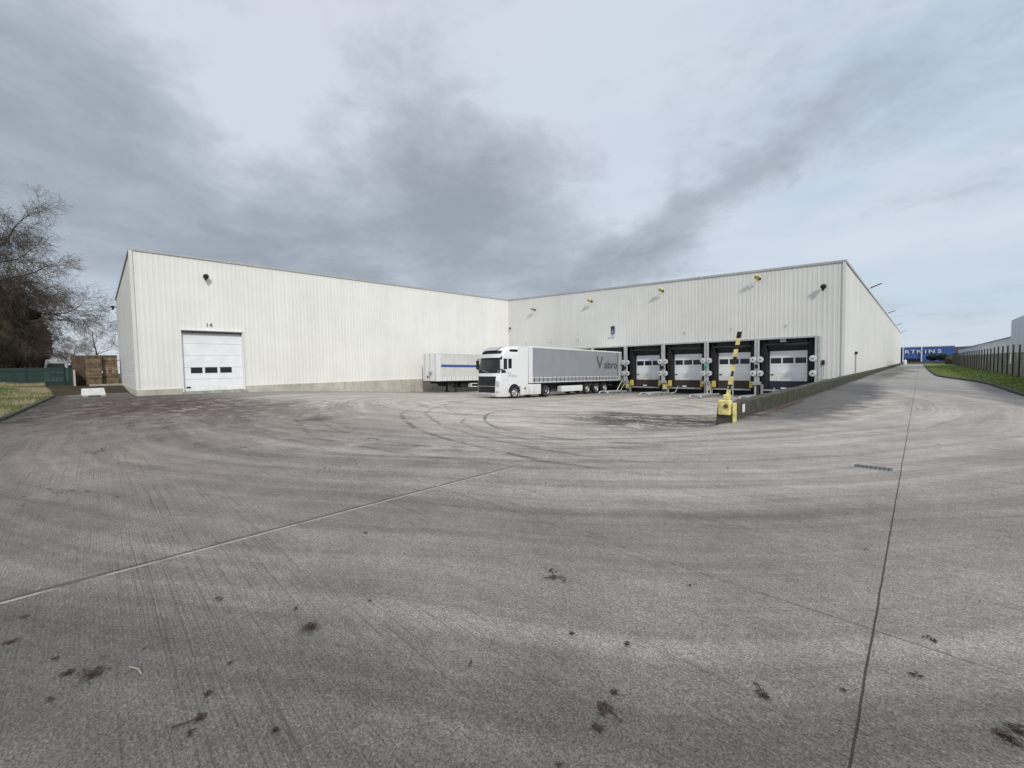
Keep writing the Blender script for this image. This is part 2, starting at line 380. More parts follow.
# ------------------------------------------------------------------ mesh helpers
def tag(o, label=None, cat=None, group=None, kind=None):
    if label: o['label'] = label
    if cat: o['category'] = cat
    if group: o['group'] = group
    if kind: o['kind'] = kind
    return o
def thing(name, label, cat, loc=(0, 0, 0), rot=(0, 0, 0), group=None):
    o = bpy.data.objects.new(name, None); COL.objects.link(o); o.location = loc; o.rotation_euler = rot
    o.empty_display_size = .2
    return tag(o, label, cat, group)
class MB:
    def __init__(s, off=(0, 0, 0)): s.v = []; s.f = []; s.o = off
    def add(s, vs, fs):
        n = len(s.v); ox, oy, oz = s.o
        s.v += [(a-ox, b-oy, c-oz) for a, b, c in vs]; s.f += [tuple(i+n for i in f) for f in fs]; return s
    def box(s, x0, x1, y0, y1, z0, z1):
        vs = [(x, y, z) for z in (z0, z1) for y in (y0, y1) for x in (x0, x1)]
        return s.add(vs, [(0, 2, 3, 1), (4, 5, 7, 6), (0, 1, 5, 4), (2, 6, 7, 3), (0, 4, 6, 2), (1, 3, 7, 5)])
    def quad(s, a, b, c, d): return s.add([a, b, c, d], [(0, 1, 2, 3)])
    def tube(s, pts, r, n=8, cap=True):
        pts = [Vector(p) for p in pts]; rs = r if isinstance(r, (list, tuple)) else [r]*len(pts)
        vs = []; fs = []; up = None
        for i, p in enumerate(pts):
            d = (pts[min(i+1, len(pts)-1)]-pts[max(i-1, 0)]).normalized()
            if up is None: up = Vector((0, 0, 1)) if abs(d.z) < .9 else Vector((1, 0, 0))
            a = d.cross(up).normalized(); up = a.cross(d).normalized()
            for j in range(n):
                th = 2*math.pi*j/n; q = p+(a*math.cos(th)+up*math.sin(th))*rs[i]; vs.append(tuple(q))
        for i in range(len(pts)-1):
            for j in range(n):
                k = (j+1) % n; fs.append((i*n+j, i*n+k, (i+1)*n+k, (i+1)*n+j))
        if cap: fs.append(tuple(range(n))[::-1]); fs.append(tuple((len(pts)-1)*n+j for j in range(n)))
        return s.add(vs, fs)
    def lathe(s, c, axis, prof, n=24):       # prof: (radius, along)
        c = Vector(c); ax = Vector(axis).normalized(); a = ax.orthogonal().normalized(); b = ax.cross(a)
        vs = []; fs = []
        for (r, h) in prof:
            for j in range(n):
                th = 2*math.pi*j/n; vs.append(tuple(c+ax*h+(a*math.cos(th)+b*math.sin(th))*r))
        for i in range(len(prof)-1):
            for j in range(n):
                k = (j+1) % n; fs.append((i*n+j, i*n+k, (i+1)*n+k, (i+1)*n+j))
        fs.append(tuple(range(n))[::-1]); fs.append(tuple((len(prof)-1)*n+j for j in range(n)))
        return s.add(vs, fs)
    def prism_y(s, poly, y0, y1):            # poly of (x,z)
        n = len(poly); vs = [(a, y0, b) for a, b in poly]+[(a, y1, b) for a, b in poly]
        return s.add(vs, [tuple(range(n)), tuple(range(2*n-1, n-1, -1))]+[(i, i+n, (i+1) % n+n, (i+1) % n) for i in range(n)])
    def prism_x(s, poly, x0, x1):            # poly of (y,z)
        n = len(poly); vs = [(x0, a, b) for a, b in poly]+[(x1, a, b) for a, b in poly]
        return s.add(vs, [tuple(range(n))[::-1], tuple(range(n, 2*n))]+[((i+1) % n, (i+1) % n+n, i+n, i) for i in range(n)])
    def build(s, name, m, parent=None, smooth=False, bevel=0, label=None):
        me = bpy.data.meshes.new(name); me.from_pydata(s.v, [], s.f); me.materials.append(m)
        if smooth:
            me.polygons.foreach_set('use_smooth', [True]*len(me.polygons))
        me.update(); o = bpy.data.objects.new(name, me); COL.objects.link(o)
        if parent is not None: o.parent = parent
        if bevel:
            md = o.modifiers.new('bevel', 'BEVEL'); md.width = bevel; md.segments = 2; md.limit_method = 'ANGLE'
        if label: o['label'] = label
        return o
def copy_tree(o, parent=None):
    c = o.copy(); COL.objects.link(c)
    if parent is not None: c.parent = parent
    for ch in list(o.children): copy_tree(ch, c)
    return c
def text_mesh(name, body, size, m, mw, parent=None, off=(0, 0, 0), ext=.006, font_x=1.0, bold=0):
    cu = bpy.data.curves.new(name, 'FONT'); cu.body = body; cu.size = size; cu.extrude = ext; cu.align_x = 'CENTER'; cu.offset = bold
    to = bpy.data.objects.new(name+'_c', cu); COL.objects.link(to)
    dg = bpy.context.evaluated_depsgraph_get()
    me = bpy.data.meshes.new_from_object(to.evaluated_get(dg)); bpy.data.objects.remove(to)
    T = Matrix.Translation(-Vector(off)) @ mw @ Matrix.Diagonal((font_x, 1, 1, 1))
    me.transform(T); me.materials.clear(); me.materials.append(m); me.name = name
    o = bpy.data.objects.new(name, me); COL.objects.link(o)
    if parent is not None: o.parent = parent
    return o
def plane_mat(loc, xdir):       # text standing upright; xdir = reading direction in plan
    xd = Vector(xdir).normalized(); zd = Vector((0, 0, 1)); nd = xd.cross(zd)
    return Matrix(((xd.x, 0, nd.x, loc[0]), (xd.y, 0, nd.y, loc[1]), (xd.z, 1, nd.z, loc[2]), (0, 0, 0, 1)))

# ------------------------------------------------------------------ terrain
DPTS = [(2, 0), (6, -.03), (12, -.22), (18, -.60), (22.6, -.90), (26.4, -1.04), (35.2, -1.22), (38.6, -1.28), (42, -1.30)]
def sst(a, b, v):
    t_ = max(0., min(1., (v-a)/(b-a))); return t_*t_*(3-2*t_)
def terrain(X, Y):
    d = 0
    if Y >= 42: d = -1.3
    elif Y > 2:
        for (a, za), (b, zb) in zip(DPTS, DPTS[1:]):
            if a <= Y <= b: d = za+(zb-za)*(Y-a)/(b-a); break
    w = max(0., min(3., (12.4-Y)*.6))
    s = 1-sst(-3.9-w, -3.65+w*.6, X)
    z = d*s*(1-sst(48, 49, Y))
    if X < -38.7: z *= 1-sst(-39.2, -41, X) if False else (1 if X > -39.3 else 0)
    z += .5*sst(-44, -66, X) if X < -44 else 0
    return z
def lines(a, b, st): 
    n = int(round((b-a)/st)); return [a+(b-a)*i/n for i in range(n+1)]
def sheet(xs, ys, dz, clipf=None):
    mb = MB(); n = len(xs)
    mb.v = [(x_, y_, terrain(x_, y_)+dz) for y_ in ys for x_ in xs]
    for j in range(len(ys)-1):
        for i in range(n-1):
            if clipf and not clipf((xs[i]+xs[i+1])/2, (ys[j]+ys[j+1])/2): continue
            mb.f.append((j*n+i, j*n+i+1, (j+1)*n+i+1, (j+1)*n+i))
    return mb
XS = lines(-46, -39.4, .6)+[-39.2, -38.9]+lines(-38.5, -4, .75)+[-3.9, -3.65]+lines(-3.3, 10, .7)
YS = lines(-70, 0, 5)+lines(1, 42, .8)[0:]+[44, 48, 49, 60, 80, 110, 150, 170]
yard = sheet(XS, YS, 0, lambda x_, y_: not (x_ < -4.2 and y_ > 42) and not (x_ < -39.0 and y_ > 2.2)).build('concrete_yard', M_YARD, smooth=True); tag(yard, kind='structure')
XL = [-2500, -1200, -600, -300, -150, -110, -90, -75]+lines(-66, -47, 3)+XS+[14, 20, 40, 100, 300, 800, 2500]
YL = [-2500, -1000, -400, -150]+YS+[240, 400, 900, 2500]
land = sheet(XL, YL, -.07).build('ground', M_LAND, smooth=True); tag(land, kind='structure')

# ------------------------------------------------------------------ warehouse
BOFF = (-38.7, 2.0, 0)
A, B, C, Dp = (-38.7, 2.0), (-38.7, 38.6), (-4.0, 38.6), (-4.0, 160.0)
E0 = (-66.0, 2.0)
ware = thing('warehouse', 'large cream ribbed-metal warehouse wrapping two sides of the yard', 'warehouse', BOFF)
def clad(mb, p0, p1, nrm, bands, pitch=.3, dep=.012):
    L = math.hypot(p1[0]-p0[0], p1[1]-p0[1]); ux, uy = (p1[0]-p0[0])/L, (p1[1]-p0[1])/L
    for (s0, s1, zb, zt) in bands:
        prof = []; s = s0
        while s < s1-.001:
            for (ds, e) in ((0, 0), (.15, 0), (.19, dep), (.26, dep)):
                if s+ds < s1: prof.append((s+ds, e))
            s += pitch
        prof.append((s1, 0))
        n = len(prof); vs = []
        for zf in (zb, zt):
            for (ss_, e) in prof: vs.append((p0[0]+ux*ss_+nrm[0]*e, p0[1]+uy*ss_+nrm[1]*e, zf(ss_/L)))
        mb.add(vs, [(i, i+1, n+i+1, n+i) for i in range(n-1)])
lerp = lambda a, b: (lambda q: a+(b-a)*q)
c_ = lambda v: (lambda q: v)
L1, L2 = 36.6, 34.7
DY0, DY1, DZ = 4.55, 8.35, 4.62
mb = MB(BOFF)
clad(mb, A, B, (1, 0), [(0, DY0-2.0, c_(.4), lerp(10.13, 10.3)), (DY0-2.0, DY1-2.0, c_(DZ+.02), lerp(10.13, 10.3)), (DY1-2.0, L1, c_(.4), lerp(10.13, 10.3))])
mb.build('wall_cladding', M_CLAD, ware)
mb = MB(BOFF)
OP0, OP1, OZ = -37.6, -5.45, 3.46
clad(mb, B, C, (0, -1), [(0, OP0+38.7, c_(-1.4), lerp(10.3, 8.8)), (OP0+38.7, OP1+38.7, c_(OZ), lerp(10.3, 8.8)), (OP1+38.7, L2, c_(.22), lerp(10.3, 8.8))])
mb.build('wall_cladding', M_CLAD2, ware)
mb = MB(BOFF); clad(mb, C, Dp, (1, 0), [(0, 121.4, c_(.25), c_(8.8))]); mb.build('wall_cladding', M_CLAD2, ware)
# end wall: horizontal laps
mb = MB(BOFF)
prof = []; zz = .42
while zz < 10.1: prof += [(zz, 0), (zz+.96, .012), (zz+.99, .0)]; zz += 1.0
prof = [(z_, e) for z_, e in prof if z_ < 10.1]+[(10.1, 0)]
n = len(prof)
mb.add([(x_, 2.0-e, z_) for x_ in (E0[0], A[0]) for z_, e in prof], [(i, i+1, n+i+1, n+i) for i in range(n-1)])
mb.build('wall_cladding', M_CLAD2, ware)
# corner trims
mb = MB(BOFF)
mb.box(-38.78, -38.62, 1.93, 2.12, .4, 10.16); mb.build('corner_trim', M_CLAD2, ware)
mb = MB(BOFF); mb.box(-4.12, -3.95, 38.53, 38.70, .22, 8.84)
mb.build('corner_trim', M_CLAD2, ware)
# parapet flashing
mb = MB(BOFF)
def flash(p0, p1, z0, z1, w=.12):
    d = Vector((p1[0]-p0[0], p1[1]-p0[1])).normalized()*0; 
    x0, x1 = sorted((p0[0], p1[0])); y0, y1 = sorted((p0[1], p1[1]))
    vs = []
    for (p, z_) in ((p0, z0), (p1, z1)):
        if abs(p0[0]-p1[0]) < .01: vs += [(p[0]-w, p[1], z_-.1), (p[0]+w*.7, p[1], z_-.1), (p[0]+w*.7, p[1], z_+.05), (p[0]-w, p[1], z_+.05)]
        else: vs += [(p[0], p[1]-w*.7, z_-.1), (p[0], p[1]+w, z_-.1), (p[0], p[1]+w, z_+.05), (p[0], p[1]-w*.7, z_+.05)]
    mb.add(vs, [(0, 1, 2, 3), (4, 7, 6, 5), (0, 4, 5, 1), (1, 5, 6, 2), (2, 6, 7, 3), (3, 7, 4, 0)])
flash((-38.7, 1.93), (-38.7, 38.5), 10.13, 10.3); flash((-38.58, 38.6), (-3.93, 38.6), 10.3, 8.8); flash((-4, 38.75), (-4, 160), 8.8, 8.8); flash(E0, (-38.8, 2), 10.08, 10.12)
mb.build('parapet_flashing', M_TRIM, ware)
# roof and far walls
mb = MB(BOFF)
mb.add([(-66, 2.1, 9.9), (-38.8, 2.1, 9.9), (-38.8, 38.7, 10.1), (-4.1, 38.7, 8.6), (-4.1, 160, 8.6), (-66, 160, 9.9), (-38.8, 160, 9.6)], [(0, 1, 2), (0, 2, 6, 5), (2, 3, 4, 6)])
mb.build('roof', M_TRIM, ware)
mb = MB(BOFF)
mb.quad((-66, 2, 0), (-66, 160, 0), (-66, 160, 9.9), (-66, 2, 10.05)); mb.quad((-66, 160, 0), (-4, 160, 0), (-4, 160, 8.7), (-66, 160, 9.9))
mb.build('back_wall', M_CLAD2, ware)
# plinths
mb = MB(BOFF)
mb.box(-38.76, -38.5, 1.94, DY0-.12, -.3, .40); mb.box(-38.76+.03, -38.5, DY1+.12, 38.6, -1.6, .40)
mb.box(-66, -38.77, 1.95, 2.2, -.3, .42); mb.box(-38.49, OP0, 38.62, 38.9, -1.6, -1.38)
mb.build('concrete_plinth', M_PLINTH, ware)
mb = MB(BOFF)
mb.box(-5.42, -3.97, 38.56, 38.9, -1.6, .22); mb.box(-4.2, -3.97, 38.91, 160, -.3, .25)
mb.build('concrete_plinth', M_CONC, ware)

# ---- sectional door 14
dr = MB(BOFF)
h = (DZ-.14)/5
for i in range(5):
    z0 = .14+i*h
    dr.box(-38.86, -38.80, DY0, DY1, z0+.006, z0+h-.006)
door = dr.build('sectional_door', M_DOORW, ware, bevel=.006)
mb = MB(BOFF)
for (a, b) in ((5.02, 5.72), (5.88, 6.66), (6.84, 7.60)): mb.box(-38.797, -38.775, a, b, 1.50, 1.93)
o_ = mb.build('window', M_GLASS, door, bevel=.06)
mb = MB(BOFF); mb.box(-38.795, -38.74, 4.72, 4.95, .40, .50); mb.build('handle', M_BLACK, door)
mb = MB(BOFF)
mb.box(-38.87, -38.60, DY0-.11, DY0-.002, 0, DZ+.06); mb.box(-38.87, -38.60, DY1+.002, DY1+.11, 0, DZ+.06)
mb.box(-38.87, -38.58, DY0-.11, DY1+.11, DZ+.062, DZ+.14)
mb.build('door_frame', M_WHITE, ware)
mb = MB(BOFF); mb.box(-38.79, -38.56, DY0, DY1, DZ-.10, DZ+.05); mb.build('door_header', M_DGREY, ware)
mb = MB(BOFF); mb.box(-38.99, -38.25, DY0-.1, DY1+.1, -.2, .13); mb.build('door_sill', M_CONC, ware)
mb = MB(BOFF); mb.box(-38.95, -38.90, DY0-.1, DY1+.1, .1, DZ+.1); mb.build('door_backing', M_DARK, ware)
text_mesh('door_number', '14', .42, M_GREYT, plane_mat((-38.645, 6.25, 5.02), (0, 1, 0)), ware, BOFF, font_x=1.1)

# ---- dock bays
BX = [-37.6+4*i for i in range(9)]
yB = 38.6
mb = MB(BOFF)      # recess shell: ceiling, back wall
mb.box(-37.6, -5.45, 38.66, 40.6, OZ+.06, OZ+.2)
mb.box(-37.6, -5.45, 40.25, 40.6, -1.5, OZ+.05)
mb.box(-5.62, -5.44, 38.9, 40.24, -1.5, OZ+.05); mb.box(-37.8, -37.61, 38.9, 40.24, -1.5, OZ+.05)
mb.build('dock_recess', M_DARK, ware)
mb = MB(BOFF); mb.box(-37.6, -5.5, 38.52, 38.64, OZ-.10, OZ+.03); mb.build('opening_lintel', M_TRIM, ware)
for i in range(8):
    x0 = BX[i]; cx = x0+2; last = i == 7
    # door
    d = MB(BOFF)
    dz = (2.42+.04)/4
    for k in range(4): d.box(cx-1.28, cx+1.28, 39.45, 39.5, -.04+k*dz+.004, -.04+(k+1)*dz-.004)
    dd = d.build('dock_door', M_DOORW, ware)
    for (a, b) in ((-1.2, -.48), (-.36, .36), (.48, 1.2)):
        w_ = MB(BOFF); w_.box(cx+a, cx+b, 39.42, 39.445, 1.42, 1.86); w_.build('window', M_GLASS, dd, bevel=.05)
    hd = MB(BOFF); hd.box(cx-1.2, cx-1.0, 39.40, 39.445, .45, .53); hd.build('handle', M_BLACK, dd)
    # black side pads and head hood
    for s_ in (-1, 1):
        e0, e1 = sorted((cx+s_*1.33, cx+s_*1.80)); sp_ = MB(BOFF)
        ya = 38.95
        sp_.add([(e0 if s_ < 0 else e0+.12, ya, -.9), (e1-.12 if s_ < 0 else e1, ya, -.9), (e1, 39.43, -.9), (e0, 39.43, -.9),
                 (e0 if s_ < 0 else e0+.12, ya, 3.3), (e1-.12 if s_ < 0 else e1, ya, 3.3), (e1, 39.43, 3.3), (e0, 39.43, 3.3)],
                [(0, 3, 2, 1), (4, 5, 6, 7), (0, 1, 5, 4), (1, 2, 6, 5), (2, 3, 7, 6), (3, 0, 4, 7)])
        sp_.build('shelter_pad', M_DARK, ware)
    hd = MB(BOFF)
    hd.add([(cx-1.33, 39.0, 2.95), (cx+1.33, 39.0, 2.95), (cx+1.33, 39.4, 2.45), (cx-1.33, 39.4, 2.45), (cx-1.33, 39.0, 3.35), (cx+1.33, 39.0, 3.35), (cx+1.33, 39.4, 3.35), (cx-1.33, 39.4, 3.35)],
           [(0, 1, 5, 4), (0, 3, 2, 1), (4, 5, 6, 7), (1, 2, 6, 5), (0, 4, 7, 3)])
    hd.build('shelter_hood', M_DGREY, ware)
    rl = MB(BOFF); rl.tube([(cx-1.5, 38.9, 2.92+.05*(i % 3)), (cx-.6, 38.92, 2.97), (cx+.4, 38.92, 2.90), (cx+1.5, 38.9, 2.93)], [.10, .13, .11, .13], 10); rl.build('rolled_curtain', M_DGREY, ware)
    for s_ in (-1, 1): fl = MB(BOFF); fl.tube([(cx+s_*1.55, 38.95, 3.35), (cx+s_*1.62, 38.92, 2.9), (cx+s_*1.45, 38.95, 2.6)], [.04, .07, .03], 8); fl.build('bracket', M_DGREY, ware)
    # leveller face, lip beam, pit
    lv = MB(BOFF); lv.box(cx-1.30, cx+1.30, 39.26, 39.44, -.70, -.05); lv.build('dock_leveller', M_NAVY if last else M_RUST, ware)
    lt = MB(BOFF); lt.box(cx-.45, cx-.05, 39.18, 39.255, -.66, -.56); lt.build('leveller_plate', M_WHITE, ware)
    bmn = MB(BOFF); bmn.box(cx-1.75, cx+1.45, 38.85, 39.2, -.84, -.72); bmn.build('dock_beam', M_GALV, ware)
    pt = MB(BOFF); pt.box(cx-1.7, cx+1.7, 39.3, 39.44, -1.5, -.86); pt.build('dock_pit', M_BLACK, ware)
    for s_ in (-1, 1):
        if last: continue
        bp = MB(BOFF); bp.box(cx+s_*1.50-.13, cx+s_*1.50+.13, 38.70, 39.0, -.62, -.06); bp.build('dock_bumper', M_YEL, ware, bevel=.02)
    if not last:
        pass
    bs = MB(BOFF); bs.box(cx-1.78, cx-1.62, 38.72, 38.95, -1.35, -.30); bs.build('buffer_post', M_GALV, ware)
    # number above the bay (13 next to door 14, down to 6)
    if i == 2:
        for dx_ in (-.09, .09): text_mesh('bay_number', '1', .34, M_LGREYT, plane_mat((cx+dx_, yB-.045, 4.28), (1, 0, 0)), ware, BOFF)
    elif 13-i != 9: text_mesh('bay_number', str(13-i), .34, M_LGREYT, plane_mat((cx, yB-.045, 4.28), (1, 0, 0)), ware, BOFF)
mb = MB(BOFF); mb.box(-8.0, -7.6, 38.66, 38.86, 3.12, 3.36)
o_ = mb.build('ceiling_lamp', M_GALV, ware)
M_DISC = mat('scuffed_white_plastic', (.56, .57, .56), .6, var=.25, scale=7)
# pillars with their discs
for i, px_ in enumerate(BX):
    if i == 8: px_ = -5.53
    p = MB(BOFF)
    if i in (6, 7) or i == 8:
        p.box(px_-.17, px_-.03, 38.40, 38.60, -1.32 if i != 8 else -.5, OZ-.02); p.box(px_+.03, px_+.17, 38.40, 38.60, -.3 if i != 8 else -.5, OZ-.02); p.box(px_-.03, px_+.03, 38.44, 38.58, -.25, OZ-.02)
    else:
        p.box(px_-.16, px_+.16, 38.40, 38.60, -.25, OZ-.02)
    p.build('pillar', M_PILL, ware, bevel=.008)
    p = MB(BOFF); p.box(px_-.30, px_+.30, 38.32, 38.62, -.34, -.08) ; p.build('pillar_bracket', M_GALV, ware)
    p = MB(BOFF); p.box(px_-.12, px_+.12, 38.42, 38.8, -1.35, -.36); p.build('pillar_foot', M_DGREY if i < 7 else M_RUST, ware)
    if 0 < i < 7:
        p = MB(BOFF); p.box(px_+.02, px_+.38, 38.30, 38.41, -.88, -.42); p.build('bumper_plate', M_YELP, ware)
    for zc in (.62, 1.75):
        for s_ in ((-1, 1) if i not in (0, 8) else ((1,) if i == 0 else (-1,))):
            q = MB(BOFF); q.lathe((px_+s_*.27, 38.36, zc), (0, -1, 0), [(.23, -.05), (.245, 0), (.23, .03), (.09, .05), (.075, .045)], 20)
            dd = q.build('guide_disc', M_DISC, ware, smooth=False)
            q = MB(BOFF); q.lathe((px_+s_*.27, 38.36, zc), (0, -1, 0), [(.05, .057), (.045, .085)], 10); q.build('hub', M_BLACK, dd)
for px_, m_ in ((-13.6, M_GREEN), (-17.6, M_BLACK), (-9.6, M_BLACK), (-21.6, M_BLACK)):
    p = MB(BOFF); p.box(px_-.10, px_+.10, 38.28, 38.39, 1.05, 1.36); p.build('signal_box', m_, ware, bevel=.01)
# post number and blue sign
p = MB(BOFF); p.box(-23.32, -22.88, yB-.075, yB-.045, 4.78, 5.6); sg = p.build('dock_sign', M_SIGNB, ware)
p = MB(BOFF); p.box(-23.30, -22.90, yB-.085, yB-.077, 4.95, 5.03); p.build('sign_stripe', M_LGREYT, sg)
p = MB(BOFF); p.box(-23.29, -22.91, yB-.085, yB-.077, 5.33, 5.57); p.build('sign_emblem', M_DGREY, sg)
p = MB(BOFF); p.box(-23.28, -22.92, yB-.062, yB-.045, 4.35, 4.72); p.build('sign_label', mat('lilac_panel', (.45, .43, .52), .6), sg)
# switch box right of the docks
p = MB(BOFF); p.box(-5.28, -5.10, yB-.18, yB-.045, 1.25, 1.62); sb = p.build('switch_box', M_BLACK, ware, bevel=.02)
p = MB(BOFF); p.tube([(-5.19, yB-.07, 1.24), (-5.17, yB-.08, .9), (-5.19, yB-.07, .25)], .015, 6); p.build('cable', M_DGREY, sb)
# small pipe on the side wall
p = MB(BOFF); p.tube([(-3.92, 45.7, .25), (-3.92, 45.7, 2.05)], .045, 8); p.build('downpipe', M_GALV, ware)
p = MB(BOFF); p.box(-3.99, -3.80, 45.6, 45.8, 2.06, 2.28); p.build('pipe_cap', M_BLACK, ware)
# corner sensor between the two wings
p = MB(BOFF); p.box(-38.4, -38.2, 38.35, 38.5, 6.45, 6.65); p.build('corner_sensor', M_BLACK, ware)

# ---- floodlights
def floodlight(label, loc, rz, body, group, head=M_YEL):
    r_ = thing('floodlight', label, 'floodlight', loc, (0, 0, rz), group)
    m_ = MB(); m_.box(-.09, .09, -.04, 0, -.12, .12); m_.build('wall_plate', M_GALV, r_)
    m_ = MB(); m_.tube([(0, -.04, 0), (0, -.45, .10), (0, -.70, .12)], .025, 8); m_.build('arm', M_DGREY, r_)
    m_ = MB()   # lamp head: a flared reflector looking out and down
    m_.lathe((0, -.66, .16), (0, -.55, -.6), [(.10, -.18), (.17, -.12), (.24, .10), (.27, .18), (.25, .185)], 14); m_.build('lamp_head', body, r_)
    m_ = MB(); m_.lathe((0, -.66, .16), (0, -.55, -.6), [(.235, .187), (.23, .20)], 14); m_.build('lens', head, r_)
    m_ = MB(); m_.box(.10, .28, -.56, -.36, -.22, .02); m_.build('ballast_box', M_BLACK, r_)
    r_.scale = (.75, .85, .75)
    return r_
GL = 'floodlights along the dock wall'
floodlight('yellow floodlight on the dock wall nearest the inner corner, above the white parked trailer', (-33.9, 38.56, 8.5), 0, M_LGREYT, GL, M_YELP)
floodlight('yellow floodlight high on the dock wall, second from the inner corner', (-25.6, 38.56, 8.5), 0, M_YELP, GL, M_YELP)
floodlight('yellow floodlight on the dock wall, up and right of the small blue sign', (-17.6, 38.56, 8.5), 0, M_YELP, GL)
floodlight('yellow floodlight highest above the last dock bays, by the roof edge', (-9.5, 38.56, 8.35), 0, M_YEL, GL)
def domelamp(name, label, loc, rz):
    r_ = thing(name, label, 'wall lamp', loc, (0, 0, rz))
    m_ = MB(); m_.box(-.10, .10, -.03, 0, -.14, .14); m_.build('wall_plate', M_GALV, r_)
    m_ = MB(); m_.tube([(0, -.03, 0), (0, -.30, -.02)], .035, 8); m_.build('arm', M_DGREY, r_)
    m_ = MB(); m_.lathe((0, -.42, .02), (-.2, -.6, -.5), [(.08, -.22), (.2, -.16), (.25, 0), (.24, .12), (.2, .13)], 16); m_.build('lamp_head', M_DGREY, r_)
    m_ = MB(); m_.box(-.12, .05, -.5, -.3, -.38, -.18); m_.build('gear_box', M_BLACK, r_)
    r_.scale = (.75, .8, .75)
    return r_
domelamp('wall_lamp', 'dark grey lamp high on the cream wall above door 14', (-38.66, 6.16, 8.75), R(90))
domelamp('wall_lamp', 'black lamp on the dock wall beside its right-hand corner', (-5.2, 38.56, 7.05), 0)
domelamp('wall_lamp', 'dark lamp sticking out of the left end wall of the warehouse', (-63.5, 1.96, 8.9), 0)
side = []
for i, yy in enumerate((55.5, 88, 121, 153)):
    r_ = thing('roadside_lamp', ['nearest of the lamp arms leaning out from the roof edge over the side road', 'second lamp arm over the side road, beyond the nearest one',
               'third lamp arm along the roof edge over the side road', 'farthest lamp arm over the side road, close to the blue building'][i], 'lamp', (-4.0, yy, 8.6), (0, 0, 0), 'lamp arms over the side road')
    m_ = MB(); m_.tube([(-.25, 0, -.15), (.1, 0, .1), (.55, 0, .30)], .03, 8); m_.build('arm', M_GALV, r_)
    m_ = MB(); m_.add([(.3, -.13, .18), (.3, .13, .18), (1.15, .10, .52), (1.15, -.10, .52), (.28, -.11, .27), (.28, .11, .27), (1.13, .06, .60), (1.13, -.06, .60)],
                      [(0, 1, 2, 3), (4, 7, 6, 5), (0, 4, 5, 1), (1, 5, 6, 2), (2, 6, 7, 3), (3, 7, 4, 0)]); m_.build('lamp_head', M_DGREY, r_, bevel=.02)

# ------------------------------------------------------------------ dividing wall and its yellow end
wl = thing('retaining_wall', 'low mossy concrete wall running from the striped pole to the dock corner', 'wall', (-3.78, 12.3, 0))
mb = MB((-3.78, 12.3, 0)); yy = 12.3; random.seed(3)
pts = []
while yy < 160:
    pts.append(yy); yy += .5 if yy < 45 else 5
vs = []; fs = []
for j, yy in enumerate(pts):
    jx = random.uniform(-.012, .012); jz = random.uniform(-.015, .015); top = .46-.03*sst(30, 60, yy)
    zb = -1.7
    vs += [(-3.95+jx, yy, zb), (-3.95+jx, yy, top-.03+jz), (-3.92+jx, yy, top+jz), (-3.64+jx, yy, top+jz), (-3.61+jx, yy, top-.03+jz), (-3.61+jx, yy, zb)]
for j in range(len(pts)-1):
    for k in range(5): fs.append((j*6+k, j*6+k+1, (j+1)*6+k+1, (j+1)*6+k))
fs.append((0, 1, 2, 3, 4, 5)); mb.add(vs, fs); mb.build('wall_body', M_MOSS, wl)
mb = MB((-3.78, 12.3, 0)); mb.box(-3.607, -3.595, 13.0, 13.22, .15, .38); mb.build('reflector', M_WHITE, wl)
mb = MB((-3.78, 12.3, 0))
mb.add([(-3.98, 11.85, -.45), (-3.52, 11.85, -.45), (-3.55, 12.28, -.45), (-3.98, 12.28, -.45), (-3.93, 11.92, .40), (-3.56, 11.92, .40), (-3.56, 12.28, .40), (-3.93, 12.28, .40)],
       [(0, 3, 2, 1), (4, 5, 6, 7), (0, 1, 5, 4), (1, 2, 6, 5), (2, 3, 7, 6), (3, 0, 4, 7)])
mb.build('foot_block', M_MOSS, wl, bevel=.03)
# yellow box + leaning striped pole: a raised barrier arm
br = thing('barrier_pole', 'black and yellow striped pole leaning above a yellow box on the wall end', 'barrier pole', (-3.84, 12.1, 0))
mb = MB((-3.84, 12.1, 0)); mb.box(-3.88, -3.57, 11.80, 12.02, .18, .58); mb.box(-3.80, -3.62, 11.94, 12.12, .585, .72); mb.build('box', M_YELP, br, bevel=.03)
mb = MB((-3.84, 12.1, 0)); mb.box(-3.545, -3.50, 11.9, 12.15, -.15, .5); mb.build('side_panel', M_YELP, br, bevel=.02)
mb = MB((-3.84, 12.1, 0)); mb.lathe((-3.67, 11.798, .42), (0, -1, 0), [(.06, 0), (.055, .03), (.02, .035)], 14); mb.build('hinge', M_LEAFR, br)
base = Vector((-3.69, 12.05, .66)); tip = Vector((-3.43, 12.10, 2.40))
def seg(a, b, w, m_, name, dx=0):
    p0 = base.lerp(tip, a)+Vector((dx, 0, 0)); p1 = base.lerp(tip, b)+Vector((dx, 0, 0)); q = MB((-3.84, 12.1, 0))
    q.add([(p.x+sx*w, p.y+sy*.035, p.z) for p in (p0, p1) for sx, sy in ((-1, -1), (1, -1), (1, 1), (-1, 1))],
          [(0, 3, 2, 1), (4, 5, 6, 7), (0, 1, 5, 4), (1, 2, 6, 5), (2, 3, 7, 6), (3, 0, 4, 7)]); q.build(name, m_, br)
q = MB((-3.84, 12.1, 0)); q.tube([tuple(base), tuple(tip)], .030, 10); q.build('pole', M_BLACK, br)
for (a, b) in ((.02, .115), (.19, .315), (.40, .50), (.62, .735), (.80, .90)): seg(a, b, .043, M_YELP, 'yellow_band', -.01 if a < .7 else 0)
for (a, b) in ((.905, 1.0), (.737, .798), (.503, .617)): seg(a, b, .036 if a < .9 else .05, M_BLACK, 'black_band')
q = MB((-3.84, 12.1, 0)); q.tube([(-3.60, 12.12, .40), (-3.60, 12.14, 1.40)], .018, 8); q.build('stay_rod', M_GALV, br)

